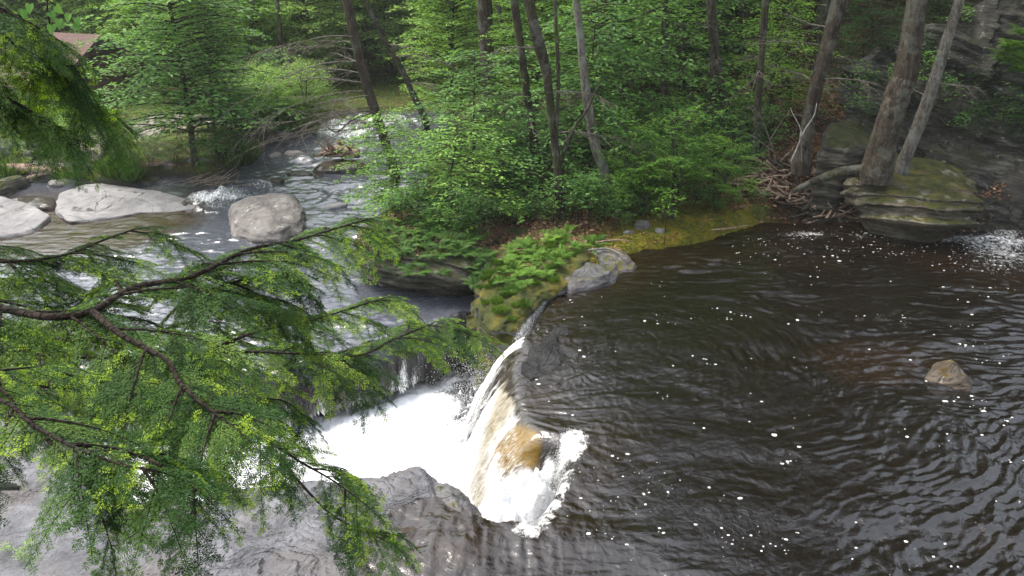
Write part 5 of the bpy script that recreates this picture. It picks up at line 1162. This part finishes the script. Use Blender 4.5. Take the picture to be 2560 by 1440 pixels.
def heap():
    r = np.random.default_rng(4); n = 5000; px = 1835 + 275 * r.random(n); py = 405 + 130 * r.random(n)
    k = sdist(np.array([(1835, 470), (1870, 425), (1960, 405), (2050, 410), (2105, 430), (2108, 500), (2112, 540), (2050, 535), (2000, 515), (1940, 505), (1870, 500)], float), px, py) < 0
    P = np.array([at(a, b, float(PILEZ(a, b)) - 0.05) for a, b in zip(px[k], py[k])]); P[:, 2] = np.maximum(P[:, 2], ground_z(P[:, 0], P[:, 1]) + 0.03); m = len(P)
    o = link('driftwood_debris', leaves_mesh('driftwood_debris', P, r.normal(size=(m, 3)) * [1, 1, .3], r.normal(size=(m, 3)) * .5 + [0, 0, 1], 0.10 + 0.12 * r.random(m), r.random(m), LEAFV * [0.5, 1, 1]), M['litter']); tag(o, 'bark scraps and rotten leaves filling the stick heap', 'debris', kind='stuff')
    xs_, ys_ = np.meshgrid(np.linspace(1815, 2125, 60), np.linspace(395, 545, 34)); V = np.array([at(a, b, float(PILEZ(a, b)) - 0.10) for a, b in zip(xs_.ravel(), ys_.ravel())])
    V[:, 2] += 0.05 * fbm(V, 3, 5); ed = np.minimum.reduce([sm(1815, 1840, xs_.ravel()), sm(2125, 2108, xs_.ravel()), sm(545, 533, ys_.ravel()), sm(395, 402, ys_.ravel())]); V[:, 2] -= (1 - ed) * 0.5
    i = np.arange(33)[:, None] * 60; j = np.arange(59)[None]; F = np.stack([i + j, i + 60 + j, i + 61 + j, i + j + 1], -1).reshape(-1, 4)
    z0 = np.zeros(len(V)); me = mesh_np('debris_bank', V, F, {'moss': z0, 'green': z0, 'path': z0, 'rock': z0}); tag(link('debris_bank', me, M['ground']), kind='structure')
heap()
# root wad stranded on its rock
t = thing('root_wad', 'upturned root wad of bleached roots stranded on a flat rock in the river', 'stump', atr(850, 415) + [0, 0, 0.2]); r_ = np.random.default_rng(8)
V, F = tube_caps(smooth_path([[-0.45, 0.15, 0.12], [0, 0, 0.2], [0.55, -0.1, 0.15]], 10), [0.12] * 3 + [0.16] * 4 + [0.12] * 3, 10, 0.3, 2); link('stump', mesh_np('stump', V, F), M['drift'], t)
for i in range(26):
    s0 = np.array([-0.35 + 0.8 * r_.random(), 0.1 * r_.normal(), 0.18]); d = np.array([r_.normal() * 0.5 - 0.35, r_.normal() * 0.4 - 0.3, 0.45 + 0.3 * r_.normal()]); d /= np.linalg.norm(d)
    L_ = 0.3 + 0.35 * r_.random(); V, F = tube_caps(smooth_path([s0, s0 + d * L_ * .5 + r_.normal(size=3) * .04, s0 + d * L_ + r_.normal(size=3) * .08], 8), np.linspace(0.04, 0.015, 8), 6, 0.15, i); link('root', mesh_np('root', V, F), M['drift'], t)
t = thing('overhanging_stump', 'weathered roots overhanging the far left bank', 'stump', hit(655, 348) + [0, 0, 0.1])
for i in range(9):
    a = r_.random() * 3.1; V, F = tube_caps(smooth_path([[0, 0, 0.35], [0.4 * math.cos(a), -0.2, 0.35 + .1 * r_.normal()], [0.8 * math.cos(a), -0.4 * math.sin(a), -0.05]], 8), np.linspace(0.09, 0.03, 8), 6, 0.15, i); link('root', mesh_np('root', V, F), M['bark'], t)
# small drift of branches at the left chute
A = Acc(); b0 = atr(510, 470)
for i in range(28):
    a = b0 + [r_.normal() * 0.35, r_.normal() * 0.12, 0.05 + 0.12 * r_.random()]; d = np.array([0.9 + .2 * r_.normal(), 0.3 * r_.normal(), 0.25 + 0.25 * r_.normal()]); A.add(*tube(np.array([a, a + d * .25 + [0, 0, .02], a + d * .5]) - b0, [0.012, 0.01, 0.005], 4))
o = link('branch_snag', A.mesh('branch_snag'), M['drift']); o.location = b0; tag(o, 'snag of thin bleached branches caught at the head of the chute', 'branches')

# ------------------------------------------------------------------ cabin behind the trees
def cabin():
    b = np.array([xat(95, 27.5, 1), 27.5, 0]); b[2] = gz(b[0], b[1]); t = thing('cabin', 'brown cabin with a reddish roof half hidden by trees', 'building', b)
    n = NT('weathered boards'); q = n.coord('Object', (1, 1, 1)); wv = n.N('TexWave', i_Scale=3.0); wv.bands_direction = 'Z'; n.L(q, wv.inputs['Vector']); wall = n.done(n.bsdf(n.mix(n.noise(q, 4, 5), (0.03, 0.018, 0.012), (0.09, 0.05, 0.03)), 0.9, n.bump(wv.outputs['Fac'], 0.6, 0.03)))
    n = NT('red brown shingles'); q = n.coord('Object'); br = n.N('TexBrick', i_Scale=5.0); n.L(q, br.inputs['Vector']); br.inputs['Color1'].default_value = (0.10, 0.045, 0.034, 1); br.inputs['Color2'].default_value = (0.06, 0.032, 0.027, 1); br.inputs['Mortar'].default_value = (0.03, 0.02, 0.015, 1); roof = n.done(n.bsdf(br.outputs[0], 0.9))
    def prism(pts, mat, nm, thick=None):
        V = np.array(pts, float); me = bpy.data.meshes.new(nm); return V
    w, d, h, rh = 2.6, 1.7, 0.75, 1.05
    V = [[-w, -d, -1], [w, -d, -1], [w, d, -1], [-w, d, -1], [-w, -d, h], [w, -d, h], [w, d, h], [-w, d, h], [-w, 0, h + rh * .96], [w, 0, h + rh * .96]]
    F4 = np.array([[0, 1, 5, 4], [1, 2, 6, 5], [2, 3, 7, 6], [3, 0, 4, 7]]); F3 = np.array([[4, 8, 7], [5, 6, 9]])
    link('wall', mesh_np('wall', np.array(V), [F4, F3], smooth=False), wall, t)
    for sg in (-1, 1):
        e = 0.5; V = []
        for zz in (0.0, 0.12):
            V += [[-w - e, sg * (d + e), h - rh * e / d + zz + .05], [w + e, sg * (d + e), h - rh * e / d + zz + .05], [w + e, 0, h + rh + zz + .05], [-w - e, 0, h + rh + zz + .05]]
        F = np.array([[0, 1, 2, 3], [4, 5, 6, 7], [0, 1, 5, 4], [1, 2, 6, 5], [2, 3, 7, 6], [3, 0, 4, 7]]); link('roof', mesh_np('roof', np.array(V), F, smooth=False), roof, t)
    n = NT('dark window glass'); gl = n.done(n.bsdf((0.01, 0.01, 0.012), 0.1))
    for x in (-1.9, -0.3, 1.3):
        V = np.array([[x, -d - .03, .1], [x + .6, -d - .03, .1], [x + .6, -d - .03, .6], [x, -d - .03, .6], [x, -d + .02, .1], [x + .6, -d + .02, .1], [x + .6, -d + .02, .6], [x, -d + .02, .6]]); link('window', mesh_np('window', V, np.array([[0, 1, 2, 3], [0, 1, 5, 4], [1, 2, 6, 5], [2, 3, 7, 6], [3, 0, 4, 7]]), smooth=False), gl, t)
    t.rotation_euler = (0, 0, -0.35)
cabin()
# ------------------------------------------------------------------ the near hemlock whose branches fill the left of the picture
def spray_template(seed, L, width, nlen, fr=0.0):
    """flat hemlock spray along +Y in the XY plane; returns needle vertices (n,4,3), tip flags, twig tubes"""
    r = np.random.default_rng(seed); A = Acc(); P, D, N, S_, T_ = [], [], [], [], []
    def twig(p, d, l, rad_, z0, tipf=True, depth=0):
        n = max(3, int(l / 0.02)); t = np.linspace(0, 1, n)[:, None]; bend = r.normal() * 0.10
        sd = np.array([d[1], -d[0], 0]); path = p + d * l * t + sd * bend * l * t ** 2 + np.array([0, 0, -1]) * (0.16 * l * t ** 2 + 0.0)
        A.add(*tube(path, rad_ * (1 - 0.6 * t[:, 0]), 3))
        sp = 0.0027; m = max(4, int(l / sp)); u = (np.arange(m) + 0.5) / m; i = u * (n - 1); a = np.minimum(i.astype(int), n - 2); b = path[a] + (path[a + 1] - path[a]) * (i - a)[:, None]
        tg = path[a + 1] - path[a]; tg /= np.linalg.norm(tg, axis=1)[:, None]; ss = np.cross(tg, [0, 0, 1]); sg = np.where(np.arange(m) % 2, 1.0, -1.0)[:, None]
        dirs = ss * sg + tg * (0.35 + 0.12 * r.normal(size=(m, 1))) + r.normal(size=(m, 3)) * [0.1, 0.1, 0.22]
        if depth == 0 : k = u > 0.05
        else: k = u > 0.0
        ln = nlen * (0.65 + 0.5 * r.random(m)) * (1 - 0.45 * sm(0.82, 1.0, u))
        # needles lying along the top of the twig
        P.append(b[k]); D.append(dirs[k]); N.append(np.array([0, 0, 1]) + r.normal(size=(k.sum(), 3)) * 0.35); S_.append(ln[k]); T_.append(((u[k] * l > l - 0.034) & tipf) * 1.0)
        return path
    main = twig(np.zeros(3), np.array([0, 1.0, 0]), L, 0.0022, 0)
    m = int(L / 0.020)
    for q in range(m):
        u = 0.06 + 0.90 * (q + 0.5 * r.random()) / m; i = u * (len(main) - 1); a = int(min(i, len(main) - 2)); b = main[a] + (main[a + 1] - main[a]) * (i - a)
        sg = 1 if q % 2 else -1; an = 0.85 + 0.25 * r.normal() * 0.5; l2 = width * (1.0 - 0.72 * u) * (0.55 + 0.65 * r.random())
        dd = np.array([sg * math.sin(an), math.cos(an), 0.05 * r.normal()]); pt = twig(b, dd, l2, 0.0011, 0, r.random() < 0.75, 1)
        if l2 > 0.055:
            for e in range(int(l2 / 0.024)):
                w = 0.25 + 0.6 * r.random(); j = int(w * (len(pt) - 1)); s2 = 1 if e % 2 else -1; an2 = 0.8
                d3 = np.array([dd[0] * math.cos(an2) - s2 * dd[1] * math.sin(an2), dd[1] * math.cos(an2) + s2 * dd[0] * math.sin(an2), 0]); twig(pt[j], d3, l2 * 0.42 * (0.6 + 0.5 * r.random()), 0.0008, 0, r.random() < 0.6, 2)
    P, D, N, S_, T_ = map(np.concatenate, (P, D, N, S_, T_))
    D = D / np.linalg.norm(D, axis=1)[:, None]; X = np.cross(D, N); X /= np.linalg.norm(X, axis=1)[:, None]
    wd = 0.0034 * (S_ / nlen) ** 0.3
    b0 = P; t0 = P + D * S_[:, None]; md = P + D * S_[:, None] * 0.5
    V = np.stack([b0, md + X * wd[:, None] * 0.62, t0, md - X * wd[:, None] * 0.62], 1)
    tw = (np.concatenate(A.V), np.concatenate(A.F4), A.n)
    return V, T_, tw
SPR = [spray_template(500 + i, L, w, 0.0150) for i, (L, w) in enumerate([(0.26, 0.11), (0.32, 0.12), (0.20, 0.085), (0.14, 0.06)])]
hem = thing('near_hemlock', 'near hemlock with dark drooping branches and yellow green tips reaching in from the left edge', 'tree', (-2.9, 1.4, 2.0))
HB = np.array([-2.9, 1.4, 2.0])
V, F = tube(smooth_path([[0, 0, -0.3], [0.05, 0, 1.5], [0.0, 0.05, 4], [0.1, 0, 8]], 40), np.linspace(0.24, 0.14, 40), 20, 0.1, 5); link('trunk', mesh_np('trunk', V, F), M['hembark'], hem)
def hem_branch(seed, path, r0, r1, sides, sp=0.029, side_len=(0.28, 0.5), up0=0.0, tipprob=0.6, roll=0.0, start=0.12, droop=0.22, scale=1.0, dens=1.0, gapf=0.10, z_child=-0.10):
    r = np.random.default_rng(seed); W_ = Acc(); NV, NT_, TW, TWF, TWn = [], [], [], [], 0
    P = smooth_path(path, max(20, int(len(path) * 10))); n = len(P); L = np.concatenate([[0], np.cumsum(np.linalg.norm(np.diff(P, axis=0), axis=1))])
    W_.add(*tube(P, r0 + (r1 - r0) * L / L[-1], 8, 0.08, seed))
    def put(p, d, sc, k):
        nonlocal TWn
        d = d / np.linalg.norm(d); nrm = np.array([0, 0, 1.0]) + r.normal(size=3) * 0.22; x = np.cross(d, nrm); x /= np.linalg.norm(x); z = np.cross(x, d)
        Rm = np.stack([x, d, z], 0) * sc; V, T_, tw = SPR[k]; NV.append(V @ Rm + p); bright = r.random() < tipprob * 0.75
        NT_.append(T_ * bright * (0.7 + 0.6 * r.random()) + (r.random() * 0.0)); TW.append(tw[0] @ Rm + p); TWF.append(tw[1] + TWn); TWn += tw[2]
        VV.append(np.full(len(V), np.clip(0.42 + 0.24 * r.normal(), 0.05, 1.0)))
    VV = []
    def clothe(Pc, rad_, first=0.0, sc=1.0):
        Lc = np.concatenate([[0], np.cumsum(np.linalg.norm(np.diff(Pc, axis=0), axis=1))]); m = int(Lc[-1] / (sp / dens))
        for q in range(m):
            s_ = Lc[-1] * (first + (1 - first) * (q + r.random() * 0.7) / max(m, 1))
            if r.random() < gapf: continue
            j = int(np.clip(np.searchsorted(Lc, s_) - 1, 0, len(Pc) - 2)); p = Pc[j] + (Pc[j + 1] - Pc[j]) * ((s_ - Lc[j]) / (Lc[j + 1] - Lc[j] + 1e-9)); t = Pc[j + 1] - Pc[j]; t /= np.linalg.norm(t)
            sd = np.cross(t, [0, 0, 1]); sd /= np.linalg.norm(sd) + 1e-9; sg = 1 if q % 2 else -1
            d = t * 0.75 + sd * sg * 0.75 + np.array([0, 0, -droop * (0.6 + 0.9 * r.random())]); put(p, d, sc * (0.7 + 0.4 * r.random()) * (1 - 0.25 * s_ / Lc[-1]), int(r.choice([0, 0, 1, 2, 3])))
        t = Pc[-1] - Pc[-2]; put(Pc[-1], t / np.linalg.norm(t) + np.array([0, 0, -droop * 0.5]), sc * 0.9, 2)
    # side branches
    m = int(L[-1] * (1 - start) / 0.13 * sides)
    for q in range(m):
        s_ = L[-1] * (start + (1 - start) * (q + r.random()) / m); j = int(np.clip(np.searchsorted(L, s_) - 1, 0, n - 2)); t = P[j + 1] - P[j]; t /= np.linalg.norm(t); sd = np.cross(t, [0, 0, 1]); sd /= np.linalg.norm(sd); sg = 1 if q % 2 else -1
        l = (side_len[0] + (side_len[1] - side_len[0]) * r.random()) * (1.1 - 0.6 * s_ / L[-1]); d = t * (0.55 + 0.4 * r.random()) + sd * sg * (0.7 + 0.3 * r.random()) + np.array([0, 0, z_child + 0.1 * r.normal()]); d /= np.linalg.norm(d)
        u = np.linspace(0, 1, 9)[:, None]; Pc = P[j] + d * l * u + np.array([0, 0, -1]) * droop * l * u ** 2 + r.normal(size=3) * 0.05 * l * u ** 2
        W_.add(*tube(Pc, 0.0050 * (1 - 0.7 * u[:, 0]) * (0.7 + l), 6)); clothe(Pc, 0.003, 0.10, scale)
    clothe(P[int(n * 0.35):], 0.003, 0.0, scale)
    b = link('branch', W_.mesh('branch'), M['hembark'], hem); b.data.transform(Matrix.Translation(Vector(-HB)))
    V = np.concatenate(NV); T_ = np.concatenate(NT_); vv = np.concatenate(VV); tip = T_ > 0.35; 
    for nm, sel, mt in (('needles', ~tip, M['needle']), ('new_growth', tip, M['needletip'])):
        if not sel.any(): continue
        v = V[sel].reshape(-1, 3) - HB; f = np.arange(len(v)).reshape(-1, 4); o = link(nm, mesh_np(nm, v, f, {'v': np.repeat(vv[sel], 4)}, smooth=False), mt, b)
    me = mesh_np('twigs', np.concatenate(TW) - HB, np.concatenate(TWF)); link('twigs', me, M['hembark'], b)
zz = lambda pts: [at(px, py, z) for px, py, z in pts]
# upper layer
hem_branch(1, [HB + [0, 0, 2.25]] + zz([(-250, 745, 4.42), (0, 772, 4.42), (120, 792, 4.42), (230, 778, 4.42), (330, 720, 4.42), (480, 690, 4.42), (620, 625, 4.40), (740, 600, 4.36), (850, 568, 4.34), (930, 545, 4.32)]), 0.023, 0.003, 1.35, side_len=(0.25, 0.46), start=0.36)
hem_branch(2, zz([(230, 778, 4.42), (300, 835, 4.42), (360, 868, 4.40), (420, 905, 4.38), (452, 960, 4.36), (520, 1020, 4.34), (600, 1080, 4.32)]), 0.012, 0.003, 1.35, side_len=(0.2, 0.36), start=0.2, z_child=-0.05)
hem_branch(3, [HB + [0, 0, 2.3]] + zz([(-200, 650, 4.45), (0, 655, 4.46), (150, 640, 4.46), (260, 600, 4.46), (330, 575, 4.46)]), 0.012, 0.003, 1.4, side_len=(0.25, 0.42), start=0.42)
hem_branch(4, zz([(330, 722, 4.42), (430, 740, 4.36), (540, 720, 4.30), (640, 690, 4.22), (740, 680, 4.14)]), 0.009, 0.002, 1.2, side_len=(0.2, 0.36), start=0.1, droop=0.35)
# lower left fans, nearest the lens
hem_branch(5, [HB + [0, 0, 2.2]] + zz([(-200, 960, 4.50), (0, 1000, 4.50), (80, 1060, 4.50), (190, 1120, 4.48), (300, 1160, 4.46), (400, 1180, 4.43)]), 0.014, 0.003, 1.5, side_len=(0.16, 0.28), start=0.45, tipprob=0.75, scale=0.8)
hem_branch(6, zz([(80, 1060, 4.50), (150, 1130, 4.46), (210, 1200, 4.40), (250, 1250, 4.34)]), 0.006, 0.002, 1.5, side_len=(0.12, 0.20), start=0.2, droop=0.5, scale=0.75)
hem_branch(7, zz([(190, 1110, 4.48), (320, 1130, 4.44), (430, 1180, 4.40), (500, 1230, 4.36)]), 0.006, 0.002, 1.4, side_len=(0.12, 0.22), start=0.1, droop=0.4, scale=0.8)
# lower layer
hem_branch(8, [HB + [0, 0, 1.8]] + zz([(-300, 960, 3.85), (150, 965, 3.85), (320, 985, 3.85), (430, 1010, 3.85), (540, 1060, 3.83), (660, 1100, 3.80), (760, 1160, 3.76), (830, 1200, 3.73), (900, 1250, 3.70)]), 0.036, 0.002, 0.62, side_len=(0.20, 0.36), start=0.40)
hem_branch(9, [HB + [0, 0, 1.9]] + zz([(-300, 870, 3.70), (140, 890, 3.70), (400, 892, 3.70), (600, 880, 3.68), (760, 884, 3.66), (900, 888, 3.62), (980, 850, 3.62), (1090, 805, 3.62)]), 0.020, 0.003, 1.1, side_len=(0.3, 0.55), start=0.35, tipprob=0.85)
hem_branch(10, zz([(500, 885, 3.68), (640, 830, 3.68), (780, 800, 3.68), (880, 770, 3.68), (960, 745, 3.66)]), 0.010, 0.003, 1.2, side_len=(0.25, 0.45), start=0.1, tipprob=0.85)
hem_branch(11, zz([(430, 1010, 3.85), (560, 1000, 3.8), (700, 1000, 3.72), (760, 1040, 3.64)]), 0.009, 0.002, 0.8, side_len=(0.15, 0.28), start=0.15, droop=0.4)
hem_branch(12, [HB + [0, 0, 1.5]] + zz([(-300, 800, 3.70), (0, 830, 3.7), (200, 850, 3.7), (380, 830, 3.66), (520, 790, 3.64), (640, 760, 3.62)]), 0.014, 0.003, 1.1, side_len=(0.25, 0.5), start=0.40)
hem_branch(13, zz([(700, 1150, 3.78), (790, 1250, 3.70), (850, 1300, 3.64), (960, 1350, 3.58)]), 0.006, 0.002, 0.5, side_len=(0.10, 0.18), start=0.2, droop=0.35, tipprob=0.8, scale=0.9)
# top left branches
yy = lambda pts: [atd(px, py, y) for px, py, y in pts]
hem_branch(14, [HB + [0, 0, 3.2]] + yy([(-120, 20, 2.9), (0, 80, 3.0), (60, 140, 3.1), (120, 190, 3.2), (200, 240, 3.3), (280, 285, 3.4)]), 0.012, 0.003, 1.2, side_len=(0.24, 0.4), start=0.4, droop=0.45, tipprob=0.55)
hem_branch(15, [HB + [0, 0, 3.4]] + yy([(-150, -20, 3.6), (0, 20, 3.7), (80, 60, 3.8), (130, 120, 3.9)]), 0.012, 0.003, 1.1, side_len=(0.2, 0.34), start=0.45, droop=0.6, tipprob=0.3)
hem_branch(16, [HB + [0, 0, 3.0]] + yy([(-180, 160, 2.8), (-40, 210, 2.9), (60, 270, 3.0), (140, 310, 3.1)]), 0.010, 0.003, 1.2, side_len=(0.2, 0.34), start=0.45, droop=0.5, tipprob=0.4)
# broad leaves hanging in at the top left corner
t = thing('hanging_leaf_twig', 'twig of large pale heart shaped leaves hanging at the top left corner', 'twig', atd(120, -30, 3.0)); b0 = atd(120, -30, 3.0)
V, F = tube(smooth_path(yy([(120, -30, 3.0), (118, 20, 3.0), (125, 60, 3.0)]) - b0, 8), [0.003] * 8, 5); link('stem', mesh_np('stem', V, F), M['hembark'], t)
V, F = tube(smooth_path(yy([(118, 0, 3.0), (150, 20, 3.02), (185, 55, 3.0)]) - b0, 8), [0.002] * 8, 5); link('stem', mesh_np('stem', V, F), M['hembark'], t)
HEART = np.array([[0, 0, 0], [-.38, -.1, .06], [-.5, .22, .1], [-.3, .65, .04], [0, 1.05, -.1], [.3, .65, .04], [.5, .22, .1], [.38, -.1, .06]]); HF = np.array([[0, 2, 1], [0, 3, 2], [0, 4, 3], [0, 5, 4], [0, 6, 5], [0, 7, 6]])
r_ = np.random.default_rng(3)
for px, py in [(140, 15), (172, 35), (160, 55), (182, 62), (148, 48), (130, 62), (192, 45), (125, 30), (60, 25), (75, 10)]:
    q = atd(px, py, 3.0)[None] - b0; o = link('leaf', leaves_mesh('leaf', q, np.array([[r_.normal() * .4, -.3, -.9]]), np.array([[r_.normal() * .3, -.8, .6]]), np.array([0.026 + 0.012 * r_.random()]), np.array([0.7]), HEART, HF), M['leaf'], t)
# ------------------------------------------------------------------ damp air between the trees
def haze():
    x0, x1, y0, y1, z0, z1 = -60, 60, -8, 110, -4.0, 45
    V = np.array([[x, y, z] for z in (z0, z1) for y in (y0, y1) for x in (x0, x1)], float)
    F = np.array([[0, 2, 3, 1], [4, 5, 7, 6], [0, 1, 5, 4], [2, 6, 7, 3], [0, 4, 6, 2], [1, 3, 7, 5]])
    m = bpy.data.materials.new('damp air'); m.use_nodes = True; t = m.node_tree; t.nodes.clear(); o = t.nodes.new('ShaderNodeOutputMaterial'); v = t.nodes.new('ShaderNodeVolumePrincipled')
    v.inputs['Color'].default_value = (0.90, 0.97, 0.93, 1); v.inputs['Density'].default_value = 0.0006; v.inputs['Anisotropy'].default_value = 0.2; t.links.new(v.outputs[0], o.inputs['Volume'])
    tag(link('haze', mesh_np('haze', V, F, smooth=False), m), kind='stuff')
haze()
